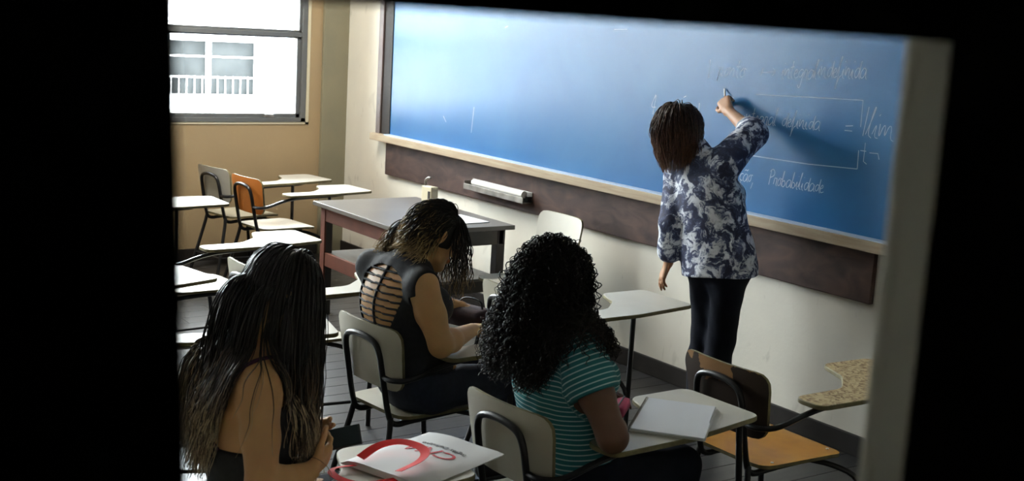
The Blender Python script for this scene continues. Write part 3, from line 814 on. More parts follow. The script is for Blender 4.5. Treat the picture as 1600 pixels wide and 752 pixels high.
def rotv(v, axis, a):
    axis = nrm(axis); return v*math.cos(a)+np.cross(axis, v)*math.sin(a)+axis*(axis@v)*(1-math.cos(a))
def hand(wrist, d, palm, side, curl=(.3, .35, .4, .45), thumb=.5, sc=1.0):
    """palm = direction the palm faces; side=+1 right, -1 left; returns capsules for palm and five fingers"""
    d = nrm(d); palm = nrm(np.asarray(palm, float)-d*(np.asarray(palm, float)@d)); lat = np.cross(d, palm)*side     # towards the thumb
    lat = -lat if False else lat
    out = []; w = np.asarray(wrist, float)
    offs = (.030, .010, -.010, -.028); lens = (.070, .078, .072, .056); base = (.086, .090, .086, .078)
    for o, L, b0, c in zip(offs, lens, base, curl):
        kb = w+(d*b0+lat*o)*sc
        out.append(cap(w+lat*o*.55*sc, kb, .0145*sc, .0115*sc, .014))
        dd = d; p = kb
        for j, fr in enumerate((.45, .31, .24)):
            ang = c*(1.0, 1.2, .9)[j]; dd = rotv(dd, np.cross(dd, palm), ang)
            q = p+dd*L*fr*sc; out.append(cap(p, q, (.0088-.0008*j)*sc, (.0082-.0010*j)*sc, .005)); p = q
    tb = w+(d*.028+lat*.024)*sc; dd = nrm(d*.7+lat*.75+palm*.25)
    p = tb
    for j, L in enumerate((.038, .032, .026)):
        q = p+dd*L*sc; out.append(cap(p, q, (.0125, .0098, .0088)[j]*sc, (.0100, .0090, .0075)[j]*sc, .008 if j == 0 else .005)); p = q
        dd = nrm(rotv(dd, np.cross(dd, nrm(d+palm*.4)), thumb*.5))
    return out

def head_prims(c, face, up, s=1.0):
    F = nrm(face); U = nrm(np.asarray(up, float)-F*(np.asarray(up, float)@F)); R = np.cross(F, U)
    A = np.array([R, F, U]); c = V(*c)
    P = lambda x, y, z: c+(R*x+F*y+U*z)*s
    skull = [ell(P(0, -.012, .028), (.076*s, .096*s, .088*s), A, .02), ell(P(0, .030, -.030), (.060*s, .066*s, .085*s), A, .03)]
    face_ = [cap(P(-.034, .052, -.075), P(0, .082, -.100), .026*s, .018*s, .02), cap(P(.034, .052, -.075), P(0, .082, -.100), .026*s, .018*s, .02),
             cap(P(0, .092, .012), P(0, .116, -.026), .008*s, .0125*s, .012), cap(P(-.013, .100, -.030), P(.013, .100, -.030), .008*s, .008*s, .008),
             cap(P(-.04, .086, .026), P(.04, .086, .026), .010*s, .010*s, .02),
             cap(P(-.016, .100, -.058), P(.016, .100, -.058), .006*s, .006*s, .008), cap(P(-.014, .098, -.067), P(.014, .098, -.067), .007*s, .007*s, .008)]
    ears = [ell(P(x, -.004, -.006), (.010*s, .018*s, .030*s), A, .008) for x in (-.078, .078)]
    eyes = [P(-.032, .083, .004), P(.032, .083, .004)]
    return skull, skull+face_+ears, eyes, (R, F, U, c)

def person(name, label, J, right, face, up, skin, arm_r=(.046, .039, .026), leg_r=(.082, .056, .036), torso=(.145, .160, .70), hips_r=.118, bust=.055, h=.0045, head_s=1.0, hands=None):
    """J joints; returns root + prim groups"""
    r = empty(name, tuple(J['root'])); tag(r, label, 'person')
    R = nrm(right); j = {k: V(*v) for k, v in J.items()}
    up_t = nrm(j['neck']-j['pelvis']); fwd = nrm(np.cross(up_t, R)); 
    skull, head, eyes, fr = head_prims(J['head'], face, up, head_s)
    tor = []
    w, ch, fl_ = torso
    mid = j['pelvis']*.5+j['chest']*.5
    tor.append(cap(j['pelvis']-R*.055, j['pelvis']+R*.055, hips_r, hips_r, .05, (fwd, .92)))
    tor.append(cap(j['pelvis'], mid, w*.95, w*.92, .06, (fwd, fl_+.08)))
    tor.append(cap(mid, j['chest'], w*.92, ch*.98, .06, (fwd, fl_)))
    tor.append(cap(j['chest']-R*.03, j['chest']+R*.03, ch*.86, ch*.86, .06, (fwd, fl_)))
    nb = j['neck']
    tor.append(cap(j['chest'], nb-up_t*.06, ch*.80, .085, .07, (fwd, fl_)))
    for s in ('l', 'r'): tor.append(cap(nb-up_t*.035, j['sh_'+s], .052, .052, .05))
    if bust:
        for s in (-1, 1): tor.append(ell(j['chest']+R*s*.075+fwd*(ch*fl_-.012)-up_t*.01, (bust*1.15, bust, bust*1.15), np.array([R, fwd, up_t]), .04))
    hb = V(*J['head'])-fr[2]*.055-fr[1]*.02
    neck = [cap(nb-up_t*.03, hb, .058, .050, .03)]
    arms = {}
    for s in ('l', 'r'):
        a = [cap(j['sh_'+s], j['sh_'+s]*.5+j['el_'+s]*.5, arm_r[0]*1.10, arm_r[0], .03), cap(j['sh_'+s]*.5+j['el_'+s]*.5, j['el_'+s], arm_r[0], arm_r[1], .02)]
        m = j['el_'+s]*.7+j['wr_'+s]*.3
        f = [cap(j['el_'+s], m, arm_r[1], arm_r[1]*1.02, .02), cap(m, j['wr_'+s], arm_r[1]*1.0, arm_r[2], .02)]
        arms[s] = (a, f, (hands or {}).get(s, []))
    legs = {}
    for s in ('l', 'r'):
        kn, an = j['kn_'+s], j['an_'+s]
        fdir = nrm(V(*(J.get('foot', fwd)))*V(1, 1, 0)+1e-6)
        legs[s] = ([cap(j['hip_'+s], kn, leg_r[0], leg_r[1], .05)], [cap(kn, kn*.65+an*.35-fdir*.012, leg_r[1], leg_r[1]*1.0, .03), cap(kn*.65+an*.35-fdir*.012, an, leg_r[1]*1.0, leg_r[2], .03)],
                   [cap(an-fdir*.03-V(0, 0, .03), an+fdir*.13-V(0, 0, .045), .036, .026, .03)])
    allp = tor+neck+head+sum([arms[s][0]+arms[s][1]+arms[s][2] for s in 'lr'], [])+sum([legs[s][0]+legs[s][1]+legs[s][2] for s in 'lr'], [])
    vt, fc = surface(allp, h)
    np_mesh('body', vt, fc, skin, r)
    for e in eyes:
        b = bmesh.new(); bmesh.ops.create_uvsphere(b, u_segments=12, v_segments=8, radius=.0125*head_s)
        me = bpy.data.meshes.new('eye'); b.to_mesh(me); b.free(); me.materials.append(M['eye']); o = bpy.data.objects.new('eye', me); COL.objects.link(o)
        o.parent = r; o.location = e+fr[1]*.002-V(*r.location)
    return r, dict(tor=tor, neck=neck, skull=skull, head=head, arms=arms, legs=legs, fwd=fwd, R=R, up=up_t, j=j, fr=fr)
M['eye'] = mat('eye', (.05, .03, .02), .15)

# ------------------------------------------------------------------ hair: strands that slide over head and shoulders
def scalp(fr, n, s=1.0, front=.30, low=-.55, seed=1):
    g = np.random.default_rng(seed); R, F, U, c = fr
    out = []
    while len(out) < n:
        d = g.normal(size=(n*3, 3)); d /= np.linalg.norm(d, axis=1)[:, None]
        x, y, z = d.T
        ok = (y < front+.55*np.clip(z, 0, 1)**1.5) & (z > low+.25*np.clip(y, -1, 1)+np.where(y > .1, .55, 0))
        out += list(d[ok])
    d = np.array(out[:n]); 
    return c+(.028*s)*U-.012*s*F+((d[:, :1]*.076*R)+(d[:, 1:2]*.096*F)+(d[:, 2:]*.088*U))*s, d
def strands(roots, d, fr, coll, length, steps, comb, stiff=.82, grav=.20, marg=(.004, .02), seed=2, wander=.05, wind=(0, 0, 0), grow=6.0, g0=.25):
    g = np.random.default_rng(seed); R, F, U, c = fr; n = len(roots)
    nor = d[:, :1]*R+d[:, 1:2]*F+d[:, 2:]*U
    dr = comb(d, nor); dr = dr-nor*np.sum(dr*nor, 1, keepdims=True)*.8; dr /= np.linalg.norm(dr, axis=1)[:, None]
    mg = g.uniform(marg[0], marg[1], n); p = roots+nor*.003
    L = length*g.uniform(.86, 1.04, n) if np.isscalar(length) else length
    st = (L/steps)[:, None]; out = [p.copy()]
    wv = np.asarray(wind, float)
    for i in range(steps):
        dr = dr*stiff+V(0, 0, -1)*grav+wv+g.normal(size=(n, 3))*wander
        dr /= np.linalg.norm(dr, axis=1)[:, None]
        q = p+dr*st
        m = mg*min(1, g0+i/grow)
        for _ in range(2):
            f = field(coll, q)-m; bad = f < 0
            if bad.any():
                gr = grad(coll, q[bad]); q[bad] -= gr*f[bad][:, None]
        dr = q-p; dr /= np.linalg.norm(dr, axis=1)[:, None]+1e-9
        p = q; out.append(p.copy())
    return np.stack(out, 1)
def curl(S, rad, wl, seed=3, start=.1):
    g = np.random.default_rng(seed); n, m, _ = S.shape
    t = np.gradient(S, axis=1); t /= np.linalg.norm(t, axis=2, keepdims=True)+1e-9
    a = np.cross(t, V(.3, .5, .8)); a /= np.linalg.norm(a, axis=2, keepdims=True)+1e-9; b = np.cross(t, a)
    s = np.concatenate([np.zeros((n, 1)), np.cumsum(np.linalg.norm(np.diff(S, axis=1), axis=2), 1)], 1)
    ph = 2*np.pi*s/(wl*g.uniform(.8, 1.25, (n, 1)))*np.where(g.random((n, 1)) < .5, 1, -1)+g.uniform(0, 6.28, (n, 1))
    r = rad*g.uniform(.6, 1.3, (n, 1))*np.clip((np.arange(m)/m-start*.3)/start, 0, 1)[None]
    return S+(a*np.cos(ph)[..., None]+b*np.sin(ph)[..., None])*r[..., None]
def resample(S, k):
    n, m, _ = S.shape; x = np.linspace(0, m-1, k); i = np.clip(x.astype(int), 0, m-2); f = (x-i)[None, :, None]
    im = np.clip(i-1, 0, m-1); ip = np.clip(i+2, 0, m-1)
    p0, p1, p2, p3 = S[:, im], S[:, i], S[:, i+1], S[:, ip]
    return .5*((2*p1)+(-p0+p2)*f+(2*p0-5*p1+4*p2-p3)*f*f+(-p0+3*p1-3*p2+p3)*f**3)
def hair_mesh(name, S, rad, m, parent, extra=None, tip=.35, ts=None):
    n, k, _ = S.shape; sd = 3
    t = np.gradient(S, axis=1); t /= np.linalg.norm(t, axis=2, keepdims=True)+1e-9
    a = np.cross(t, V(.37, .21, .9)); a /= np.linalg.norm(a, axis=2, keepdims=True)+1e-9; b = np.cross(t, a)
    g = np.random.default_rng(9); rr = rad*g.uniform(.6, 1.3, (n, 1))*(1-(1-tip)*np.linspace(0, 1, k)[None]**3)
    an = 2*np.pi*np.arange(sd)/sd
    vs = S[:, :, None, :]+(a[:, :, None]*np.cos(an)[None, None, :, None]+b[:, :, None]*np.sin(an)[None, None, :, None])*rr[:, :, None, None]
    base = (np.arange(n)*k*sd)[:, None, None]+(np.arange(k-1)*sd)[None, :, None]; q = np.arange(sd)[None, None]
    q2 = (np.arange(sd)+1) % sd; q2 = q2[None, None]
    fc = np.stack([base+q, base+q2, base+sd+q2, base+sd+q], -1).reshape(-1, 4)
    tt = np.broadcast_to(np.linspace(0, 1, k)[None, :, None], (n, k, sd)).ravel(); rd = np.broadcast_to(g.random((n, 1, 1)), (n, k, sd)).ravel()
    if ts is not None: tt = tt*np.repeat(ts, k*sd)
    vs = vs.reshape(-1, 3)
    if extra is not None:
        ev, ef = extra; fc = np.concatenate([fc, ef+len(vs)]); vs = np.concatenate([vs, ev]); tt = np.concatenate([tt, np.full(len(ev), .05)]); rd = np.concatenate([rd, np.full(len(ev), .2)])
    o = np_mesh(name, vs, fc, m, parent, dict(along=tt, tone=rd)); o['kind'] = 'stuff'
    return o
def hair_mat(name, stops, rough=.38, spec=.35):
    m = mat(name, stops[0][1], rough, spec=spec); nt = m.node_tree; b = nt.nodes['Principled BSDF']
    at = node(nt, 'ShaderNodeAttribute', attribute_name='along'); tn = node(nt, 'ShaderNodeAttribute', attribute_name='tone')
    sb = node(nt, 'ShaderNodeMath', operation='MULTIPLY_ADD'); sb.inputs[1].default_value = .30; sb.inputs[2].default_value = -.15; nt.links.new(tn.outputs['Fac'], sb.inputs[0])
    ad = node(nt, 'ShaderNodeMath', operation='ADD'); nt.links.new(at.outputs['Fac'], ad.inputs[0]); nt.links.new(sb.outputs[0], ad.inputs[1])
    r = node(nt, 'ShaderNodeValToRGB'); e = r.color_ramp.elements
    e[0].position, e[0].color = stops[0][0], (*stops[0][1], 1); e[1].position, e[1].color = stops[-1][0], (*stops[-1][1], 1)
    for p, c in stops[1:-1]: r.color_ramp.elements.new(p).color = (*c, 1)
    nt.links.new(ad.outputs[0], r.inputs['Fac']); nt.links.new(r.outputs['Color'], b.inputs['Base Color'])
    return m
def folds(P, amp, s=1.0):
    x, y, z = P.T*s
    return amp*(np.sin(31*z+9*np.sin(11*x+3)+6*y)*.5+np.sin(23*x-17*y+14*z+4*np.sin(9*z))*.5)

def skin_mat(name, c, c2):
    return mat(name, c, .5, var=c2, scale=14, sss=.12, spec=.35)

S_T = skin_mat('skin_tan', (.48, .27, .16), (.42, .23, .135))
S_1 = skin_mat('skin_warm', (.52, .285, .125), (.46, .245, .105))
S_2 = skin_mat('skin_golden', (.53, .295, .125), (.47, .26, .11))
S_3 = skin_mat('skin_brown', (.13, .065, .038), (.11, .052, .03))
DARK = mat('black_knit', (.012, .012, .014), .8, var=(.02, .02, .024), scale=60, bump=.2, bscale=200)
NAVY = mat('navy_trousers', (.006, .007, .012), .9, var=(.009, .010, .016), scale=40, spec=.12)
SHOE = mat('dark_shoe', (.015, .013, .012), .5)

def scalp_cap(fr, skull, off, hs=1.0, front=.055, low=-.05):
    R, F, U, c = fr
    def post(P, f):
        q = P-c; y = q@F; z = q@U
        lim = np.maximum((y-(front+.35*np.clip(z-.03, 0, 1)))*.7, (low+.35*np.clip(y, -.2, 1)-z)*.7)
        return np.maximum(f, lim)
    return surface(skull, .006, off, post)
def shoes(r, D):
    for s in 'lr':
        p = D['legs'][s][2]; a = p[0]['a']; b = p[0]['b']
        v, f = surface([cap(a+V(0, 0, -.005), b, .040, .032, .03), cap(a+V(0, 0, .03), a, .036, .038, .03)], .007, .003, lambda P, f: np.maximum(f, .012-P[:, 2]))
        np_mesh('shoe', v, f, SHOE, r)
def trousers(r, D, m, off=.010, top=None, h=.007):
    pr = D['tor'][:2]+sum([D['legs'][s][0]+D['legs'][s][1] for s in 'lr'], [])
    v, f = surface(pr, h, off, lambda P, q: np.maximum(np.maximum(q+folds(P, .002), P[:, 2]-top), .075-P[:, 2]))
    return np_mesh('trousers', v, f, m, r)

# ---- teacher at the board
hT = dict(r=hand((4.605, -.13, 1.605), (-.13, .05, .10), (.1, .75, -.45), 1, (.75, .85, .95, 1.0), .9, 1.05), l=hand((4.675, -.53, .835), (-.035, -.01, -.10), (.5, .8, 0), -1, (.12, .18, .28, .35), .2))
JT = dict(root=(4.87, -.37, 0), pelvis=(4.88, -.38, .90), chest=(4.81, -.43, 1.19), neck=(4.745, -.465, 1.395), head=(4.675, -.525, 1.515), sh_r=(4.915, -.43, 1.375), el_r=(4.865, -.205, 1.515), wr_r=(4.605, -.13, 1.605),
          sh_l=(4.63, -.47, 1.275), el_l=(4.70, -.55, 1.04), wr_l=(4.675, -.53, .835), hip_r=(4.965, -.38, .87), hip_l=(4.79, -.38, .87), kn_r=(4.93, -.36, .47), kn_l=(4.80, -.35, .47), an_r=(4.92, -.38, .09), an_l=(4.79, -.37, .09), foot=(0, 1, 0))
rT, DT = person('person', 'woman in blue and white floral blouse and black trousers writing on the board', JT, (1, .05, 0), (-.35, .92, .12), (-.22, -.05, 1), S_T, torso=(.150, .165, .74), hips_r=.134, bust=.045, hands=hT)
def blouse_mat():
    m = mat('floral_blouse', (.04, .05, .10), .8); nt = m.node_tree; b = nt.nodes['Principled BSDF']
    tc = node(nt, 'ShaderNodeTexCoord')
    n0 = node(nt, 'ShaderNodeTexNoise'); n0.inputs['Scale'].default_value = 14; n0.inputs['Detail'].default_value = 3; nt.links.new(tc.outputs['Object'], n0.inputs['Vector'])
    mx = node(nt, 'ShaderNodeVectorMath', operation='MULTIPLY_ADD'); mx.inputs[1].default_value = (.11, .11, .11); nt.links.new(n0.outputs['Color'], mx.inputs[0]); nt.links.new(tc.outputs['Object'], mx.inputs[2])
    n = node(nt, 'ShaderNodeTexNoise'); n.inputs['Scale'].default_value = 10.5; n.inputs['Detail'].default_value = 7; n.inputs['Roughness'].default_value = .66; n.inputs['Distortion'].default_value = .9
    nt.links.new(mx.outputs[0], n.inputs['Vector'])
    r = node(nt, 'ShaderNodeValToRGB'); e = r.color_ramp.elements
    e[0].position = .41; e[0].color = (.022, .027, .062, 1); e[1].position = .59; e[1].color = (.82, .85, .92, 1)
    for p, c in ((.475, (.045, .055, .12)), (.505, (.12, .15, .26)), (.53, (.54, .57, .64))): r.color_ramp.elements.new(p).color = (*c, 1)
    nt.links.new(n.outputs['Fac'], r.inputs['Fac']); nt.links.new(r.outputs['Color'], b.inputs['Base Color'])
    return m
M['blouse'] = blouse_mat()
M['cuff'] = mat('pale_cuff', (.50, .51, .52), .8, var=(.35, .37, .44), scale=30)
j = DT['j']
bl = DT['tor']+[cap((4.90, -.385, .80), (4.84, -.42, 1.12), .185, .155, .05, ((0, 1, 0), .92)), cap(j['sh_r'], j['el_r'], .078, .066, .03), cap(j['el_r'], j['el_r']*.90+j['wr_r']*.10, .064, .058, .02),
     cap(j['sh_l'], j['el_l'], .062, .056, .03), cap(j['el_l'], j['el_l']*.28+j['wr_l']*.72, .056, .052, .02), cap(j['neck']-V(0, 0, .03), j['neck']+V(-.005, -.005, .025), .066, .058, .03)]
vb, fb = surface(bl, .006, .010, lambda P, f: np.maximum(f+folds(P, .0035, .8), .80+.02*np.sin(P[:, 0]*9)-P[:, 2]))
np_mesh('blouse', vb, fb, M['blouse'], rT)
for s, t0, t1, rr in (('l', .64, .78, .057), ('r', .16, .25, .058)):
    a = j['el_'+s]*(1-t0)+j['wr_'+s]*t0; b_ = j['el_'+s]*(1-t1)+j['wr_'+s]*t1
    dv = nrm(b_-a)
    v, f = surface([cap(a, b_, rr, rr*.97, .01)], .005, .006, lambda P, q: np.maximum(q+folds(P, .002, 1.5), np.maximum((P-b_)@dv-.004, -((P-a)@dv)-.004)))
    np_mesh('cuff', v, f, M['cuff'], rT)
trousers(rT, DT, NAVY, .012, .95); shoes(rT, DT)
ch = MB().tube([(4.498, -.060, 1.675), (4.472, -.040, 1.712)], .005, 8).build('chalk_stick', M['white'], smooth='auto'); tag(ch, 'short white chalk stick held in the raised hand at the board', 'chalk')
HT = hair_mat('auburn_hair', [(0, (.016, .009, .006)), (.5, (.034, .016, .010)), (1, (.13, .055, .026))])
coll = DT['skull']+DT['neck']
rt, dd = scalp(DT['fr'], 2600, 1.0, .32, -.35, 11)
fr = DT['fr']
cm = lambda d, n: -fr[2]*.6+np.tanh(3*(d[:, :1]+.1))*fr[0]*.9-fr[1]*(.25+.8*np.exp(-(d[:, :1]/.3)**2))
St = strands(rt, dd, fr, coll, .19, 22, cm, .80, .20, (.010, .040), 12, .03, grow=9)
ax = fr[3]-fr[2]*.10          # inward curl of the tips
tw = np.clip((np.linspace(0, 1, St.shape[1])-.75)/.25, 0, 1)[None, :, None]
St = St+(ax-St)*np.array([1, 1, 0])*tw*.16
hair_mesh('hair', resample(St, 22), .0022, HT, rT, scalp_cap(fr, DT['skull'], .005))

# ---- curly girl in striped shirt
h3 = dict(r=hand((6.33, -2.255, .745), (-.75, .6, 0), (0, 0, -1), 1, (.5, .55, .6, .6)), l=hand((6.08, -2.14, .745), (.6, .7, 0), (0, 0, -1), -1))
J3 = dict(root=(6.23, -2.33, 0), pelvis=(6.23, -2.34, .57), chest=(6.22, -2.385, .86), neck=(6.205, -2.41, 1.065), head=(6.19, -2.39, 1.195), sh_r=(6.375, -2.425, .985), el_r=(6.525, -2.395, .752), wr_r=(6.33, -2.255, .745),
          sh_l=(6.05, -2.425, .985), el_l=(5.945, -2.30, .765), wr_l=(6.08, -2.14, .745), hip_r=(6.33, -2.31, .54), hip_l=(6.14, -2.31, .54), kn_r=(6.35, -1.93, .53), kn_l=(6.13, -1.92, .53), an_r=(6.36, -1.88, .09), an_l=(6.12, -1.86, .09), foot=(0, 1, 0))
r3, D3 = person('person', 'girl with big dark curly hair in teal striped shirt, seated with notebook', J3, (1, 0, 0), (-.1, .92, -.38), (0, .3, 1), S_3, arm_r=(.056, .047, .03), torso=(.150, .160, .74), hips_r=.125, bust=.058, hands=h3)
def stripe_mat():
    m = mat('striped_teal_jersey', (.012, .13, .14), .8); nt = m.node_tree; b = nt.nodes['Principled BSDF']
    at = node(nt, 'ShaderNodeAttribute', attribute_name='stripe'); fr_ = node(nt, 'ShaderNodeMath', operation='FRACT'); nt.links.new(at.outputs['Fac'], fr_.inputs[0])
    r = node(nt, 'ShaderNodeValToRGB'); e = r.color_ramp.elements
    e[0].position = .0; e[0].color = (.008, .150, .165, 1); e[1].position = .99; e[1].color = (.008, .150, .165, 1)
    for p, c in ((.36, (.008, .150, .165)), (.44, (.50, .62, .62)), (.58, (.50, .62, .62)), (.66, (.008, .150, .165))): r.color_ramp.elements.new(p).color = (*c, 1)
    nt.links.new(fr_.outputs[0], r.inputs['Fac']); nt.links.new(r.outputs['Color'], b.inputs['Base Color'])
    return m
M['stripe'] = stripe_mat()
j3 = D3['j']
ts = D3['tor']
def sleeve(jj, s, t=.42, r0=.074, r1=.070): return cap(jj['sh_'+s], jj['sh_'+s]*(1-t)+jj['el_'+s]*t, r0, r1, .03)
def tpost(P, f):
    f = f+folds(P, .003)
    for s in 'lr':
        d = nrm(j3['el_'+s]-j3['sh_'+s]); t = (P-j3['sh_'+s])@d
        rd = np.linalg.norm(P-j3['sh_'+s]-t[:, None]*d, axis=1)
        side = ((P-j3['sh_'+s])@(D3['R']*(1 if s == 'r' else -1)))
        f = np.where((rd < .095) & (t > .05) & (side > .0), np.maximum(f, t-.135), f)
    return np.maximum(f, .50-P[:, 2])
vs_, fs_ = surface(ts+[sleeve(j3, 'l', .5), sleeve(j3, 'r', .5)], .005, .010, tpost)
q = vs_[:, 2]/.0165+.25*np.sin(vs_[:, 0]*14)+.5*np.sin(vs_[:, 1]*9)
for s in 'lr':
    d = nrm(j3['el_'+s]-j3['sh_'+s]); t = (vs_-j3['sh_'+s])@d; rd = np.linalg.norm(vs_-j3['sh_'+s]-t[:, None]*d, axis=1); side = (vs_-j3['sh_'+s])@(D3['R']*(1 if s == 'r' else -1))
    q = np.where((rd < .10) & (side > .005+.25*np.clip(.03-t, -.1, .2)), t/.0165, q)
np_mesh('striped_shirt', vs_, fs_, M['stripe'], r3, dict(stripe=q))
trousers(r3, D3, NAVY, .010, .62); shoes(r3, D3)
H3 = hair_mat('black_curly_hair', [(0, (.006, .005, .005)), (.7, (.009, .007, .006)), (1, (.018, .012, .009))], .5, .25)
coll = D3['skull']+D3['neck']+D3['tor']+D3['arms']['r'][0]+D3['arms']['l'][0]
rt, dd = scalp(D3['fr'], 3600, 1.0, .30, -.55, 21); fr3 = D3['fr']
cm = lambda d, n: n*np.where(d[:, 1:2] > 0, .25, 1.1)-fr3[2]*.6+np.tanh(3*d[:, :1])*fr3[0]*.5-fr3[1]*.3
S3 = strands(rt, dd, fr3, coll, .375, 26, cm, .84, .18, (.008, .055), 22, .08, wind=(-.012, -.020, 0), grow=14, g0=.12)
q3 = S3-fr3[3]; ok3 = ((q3@fr3[1]).max(1) < .155) & (S3[:, :, 2].max(1) < fr3[3][2]+.165)
S3 = S3[ok3]
S3 = curl(resample(S3, 58), .0085, .042, 23, .12)
hair_mesh('hair', S3, .0021, H3, r3, scalp_cap(fr3, D3['skull'], .006), .6)

# ---- girl in black cut-out top
h2 = dict(r=hand((5.215, -2.07, .752), (-.45, .75, -.03), (0, .1, -1), 1, (.5, .55, .6, .6)), l=hand((4.94, -1.95, .775), (.5, .6, -.1), (0, 0, -1), -1))
J2 = dict(root=(5.14, -2.28, 0), pelvis=(5.14, -2.285, .57), chest=(5.135, -2.365, .86), neck=(5.165, -2.355, 1.055), head=(5.20, -2.25, 1.155), sh_r=(5.33, -2.385, .985), el_r=(5.405, -2.335, .762), wr_r=(5.215, -2.07, .752),
          sh_l=(4.965, -2.405, .99), el_l=(4.865, -2.19, .815), wr_l=(4.94, -1.95, .775), hip_r=(5.235, -2.27, .54), hip_l=(5.05, -2.27, .54), kn_r=(5.26, -1.88, .53), kn_l=(5.04, -1.87, .53), an_r=(5.27, -1.83, .09), an_l=(5.03, -1.81, .09), foot=(0, 1, 0))
r2, D2 = person('person', 'girl in black top with slashed open back, bent over her chair tablet', J2, (1, .06, 0), (.22, .80, -.58), (.05, .55, .85), S_2, arm_r=(.056, .046, .028), torso=(.152, .172, .76), hips_r=.128, bust=.06, hands=h2)
j2 = D2['j']; R2, F2, U2 = D2['R'], D2['fwd'], D2['up']
def cut(P, f):
    f = f+folds(P, .002)
    q = P-(j2['pelvis']*.35+j2['neck']*.65); xr = q@R2; y = q@F2; z = P[:, 2]
    zc = np.where(z > .95, (z-.95)/.085, (z-.95)/.19)
    win = (np.abs(xr+.012) < .135*np.sqrt(np.clip(1-zc**2, 0, 1))) & (y < .0)
    low = (z > .66) & (z < .745) & (np.abs(xr+.03) < .085) & (y < 0)
    st = (np.mod(z+.05*np.abs(xr), .026) < .0065) | (np.abs(xr) < .006)
    f = np.where((win | low) & ~st, np.maximum(f, .004), f)
    for s in 'lr':          # cap sleeves end at the shoulder
        d = nrm(j2['el_'+s]-j2['sh_'+s]); t = (P-j2['sh_'+s])@d; side = (P-j2['sh_'+s])@(R2*(1 if s == 'r' else -1))
        f = np.where(side > .0, np.maximum(f, t-.030), f)
        f = np.maximum(f, side-.034)
    return np.maximum(f, .56-z)
v, f = surface(D2['tor']+[sleeve(j2, 'l', .12, .058, .058), sleeve(j2, 'r', .12, .058, .058)], .0036, .0075, cut)
np_mesh('cut_out_top', v, f, DARK, r2)
JEANS = mat('dark_blue_jeans', (.010, .014, .028), .8, var=(.018, .024, .045), scale=50, bump=.2, bscale=300)
trousers(r2, D2, JEANS, .010, .62); shoes(r2, D2)
H2 = hair_mat('ombre_hair', [(0, (.010, .008, .006)), (.46, (.014, .010, .007)), (.62, (.10, .065, .026)), (.80, (.36, .25, .10)), (1, (.52, .40, .22))], .42, .35)
coll = D2['skull']+D2['head'][2:4]+D2['neck']+D2['tor']+D2['arms']['r'][0]+D2['arms']['l'][0]
fr2 = D2['fr']
rt, dd = scalp(D2['fr'], 2600, 1.0, .34, -.45, 31)
cm = lambda d, n: -fr2[2]*.3+np.where(d[:, 1:2] > .35, fr2[0]*np.tanh(3*d[:, :1])*1.0+fr2[1]*.2, -fr2[1]*1.0-fr2[0]*.45)
g2 = np.random.default_rng(6)
kp = (dd[:, 1] < .35) | (g2.random(len(dd)) < .45)
rt, dd = rt[kp], dd[kp]
L2 = np.where(dd[:, 1] > .35, .31, np.where(dd[:, 0] < -.1, .245, .175))*np.random.default_rng(5).uniform(.85, 1.05, len(dd))
S2 = strands(rt, dd, fr2, coll, L2, 30, cm, .84, .17, (.006, .020), 32, .05, wind=np.where(dd[:, 1:2] > .35, V(.0, .0, 0), V(-.11, -.03, .02)))
S2 = curl(resample(S2, 44), .006, .10, 33, .5)
hair_mesh('hair', S2, .0022, H2, r2, scalp_cap(fr2, D2['skull'], .004), ts=np.where(dd[:, 1] > .35, .68, 1.05))

# ---- long-haired girl with phone
ph = V(6.30, -3.235, .80)
h1 = dict(r=hand((6.365, -3.345, .742), (-.40, .75, .28), (-.75, -.35, .35), 1, (.45, .5, .55, .6), .3), l=hand((6.14, -3.30, .77), (.45, .75, .15), (.75, -.35, .4), -1, (.5, .5, .55, .6), .3))
J1 = dict(root=(6.2, -3.42, 0), pelvis=(6.2, -3.415, .57), chest=(6.19, -3.47, .86), neck=(6.195, -3.455, 1.07), head=(6.205, -3.36, 1.225), sh_r=(6.345, -3.49, .985), el_r=(6.43, -3.515, .752), wr_r=(6.365, -3.345, .742),
          sh_l=(6.03, -3.49, .985), el_l=(5.965, -3.41, .752), wr_l=(6.14, -3.30, .77), hip_r=(6.30, -3.40, .54), hip_l=(6.11, -3.40, .54), kn_r=(6.33, -3.02, .53), kn_l=(6.09, -3.02, .53), an_r=(6.34, -2.98, .09), an_l=(6.08, -2.96, .09), foot=(0, 1, 0))
r1, D1 = person('person', 'girl with very long dark hair in black low-backed top, looking at phone', J1, (1, 0, 0), (.15, .82, -.55), (0, .55, .83), S_1, arm_r=(.050, .042, .027), torso=(.142, .156, .74), hips_r=.12, bust=.058, hands=h1)
j1 = D1['j']
def low(P, f):
    q = P-j1['chest']; y = q@D1['fwd']
    top = np.where(y < 0, .815, .93)
    f = np.maximum(f+folds(P, .002), P[:, 2]-top)
    return np.maximum(f, .52-P[:, 2])
v, f = surface(D1['tor'], .005, .009, low); np_mesh('low_back_top', v, f, DARK, r1)
trousers(r1, D1, NAVY, .010, .60); shoes(r1, D1)
STRAP = mat('purple_strap', (.07, .015, .06), .6)
tc1 = D1['tor']+D1['neck']
def on_body(pts, coll, off):
    P = np.array([tuple(p) for p in smooth_path(pts, 3)])
    for _ in range(6):
        f = field(coll, P)-off; P = P-grad(coll, P)*f[:, None]
    return P
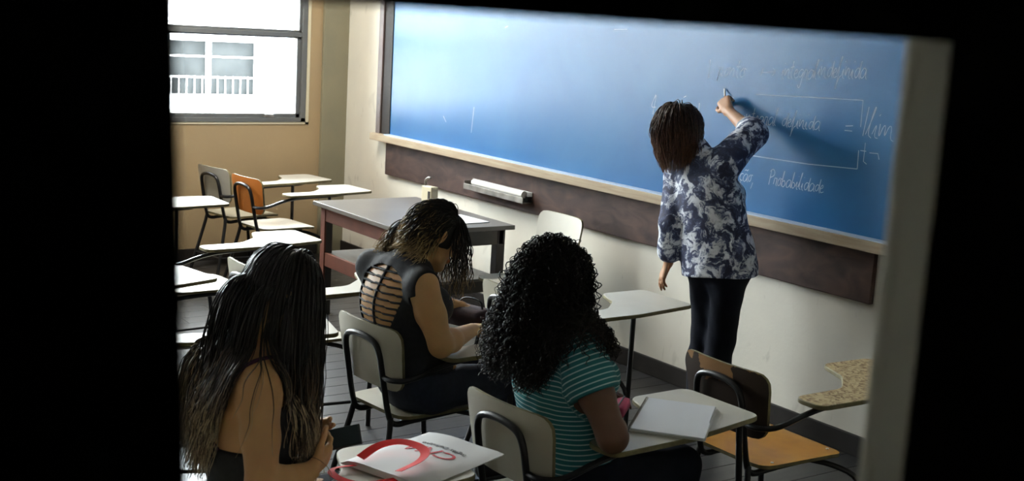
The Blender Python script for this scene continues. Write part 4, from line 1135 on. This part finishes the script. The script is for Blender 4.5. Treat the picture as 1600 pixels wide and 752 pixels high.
for s in (-1, 1):
    pts = [(6.19+s*.10, -3.40, 1.07), (6.19+s*.12, -3.50, 1.06), (6.19+s*.07, -3.60, .96), (6.19-s*.04, -3.62, .86), (6.19-s*.10, -3.60, .80)]
    MBs = MB().tube([tuple(p) for p in on_body(pts, tc1, .003)], .0055, 6); o = MBs.build('strap', STRAP, None, smooth=True)
    o.parent = r1; o.matrix_parent_inverse = Matrix.Translation(r1.location).inverted()
H1 = hair_mat('long_dark_hair', [(0, (.011, .009, .008)), (.58, (.016, .012, .009)), (.78, (.09, .057, .030)), (1, (.42, .32, .19))], .34, .45)
coll = D1['skull']+D1['head'][2:4]+D1['neck']+D1['tor']+D1['arms']['r'][0]+D1['arms']['l'][0]+D1['arms']['r'][1]+D1['arms']['l'][1]
fr1 = D1['fr']
rt, dd = scalp(D1['fr'], 3400, 1.0, .36, -.45, 41)
cm = lambda d, n: -fr1[2]*.4+np.tanh(3*(d[:, :1]+.05))*fr1[0]*.9-fr1[1]*.5*np.exp(-(d[:, :1]/.25)**2)+np.where(d[:, 1:2] < -.2, -fr1[1]*.7, fr1[1]*.05)
back = dd[:, 1:2] < .05+.25*np.random.default_rng(8).uniform(-1, 1, (len(dd), 1))
S1 = strands(rt, dd, fr1, coll, .60, 44, cm, .77, .24, (.006, .020), 42, .03, wind=np.where(back, V(-.045, -.022, 0), V(.0, -.010, 0)))
S1 = S1[S1[:, :, 2].max(1) < fr1[3][2]+.135]
arm = D1['arms']['r'][0]
near = (field(arm, S1) < .030) & (S1[:, :, 2] < 1.02)
S1 = S1[~near.any(1) | (np.random.default_rng(4).random(len(S1)) < .10)]
S1 = curl(resample(S1, 56), .008, .16, 43, .9)
hair_mesh('hair', S1, .0022, H1, r1, scalp_cap(fr1, D1['skull'], .004))
p = empty('smartphone', tuple(ph)); tag(p, 'black smartphone held by the long-haired girl', 'phone')
pn_ = Vector((.38, -.42, .82)).normalized(); py_ = Vector((.42, .86, .20)); py_ = (py_-pn_*py_.dot(pn_)).normalized()
p.rotation_euler = Matrix((py_.cross(pn_), py_, pn_)).transposed().to_euler()
MB().box(-.036, .036, -.074, .074, -.004, .004, c=.003).build('case', M['black'], p, smooth='auto')
MB().box(-.033, .033, -.068, .068, .004, .0046).build('screen', mat('phone_screen', (.02, .03, .035), .32, spec=.2), p)
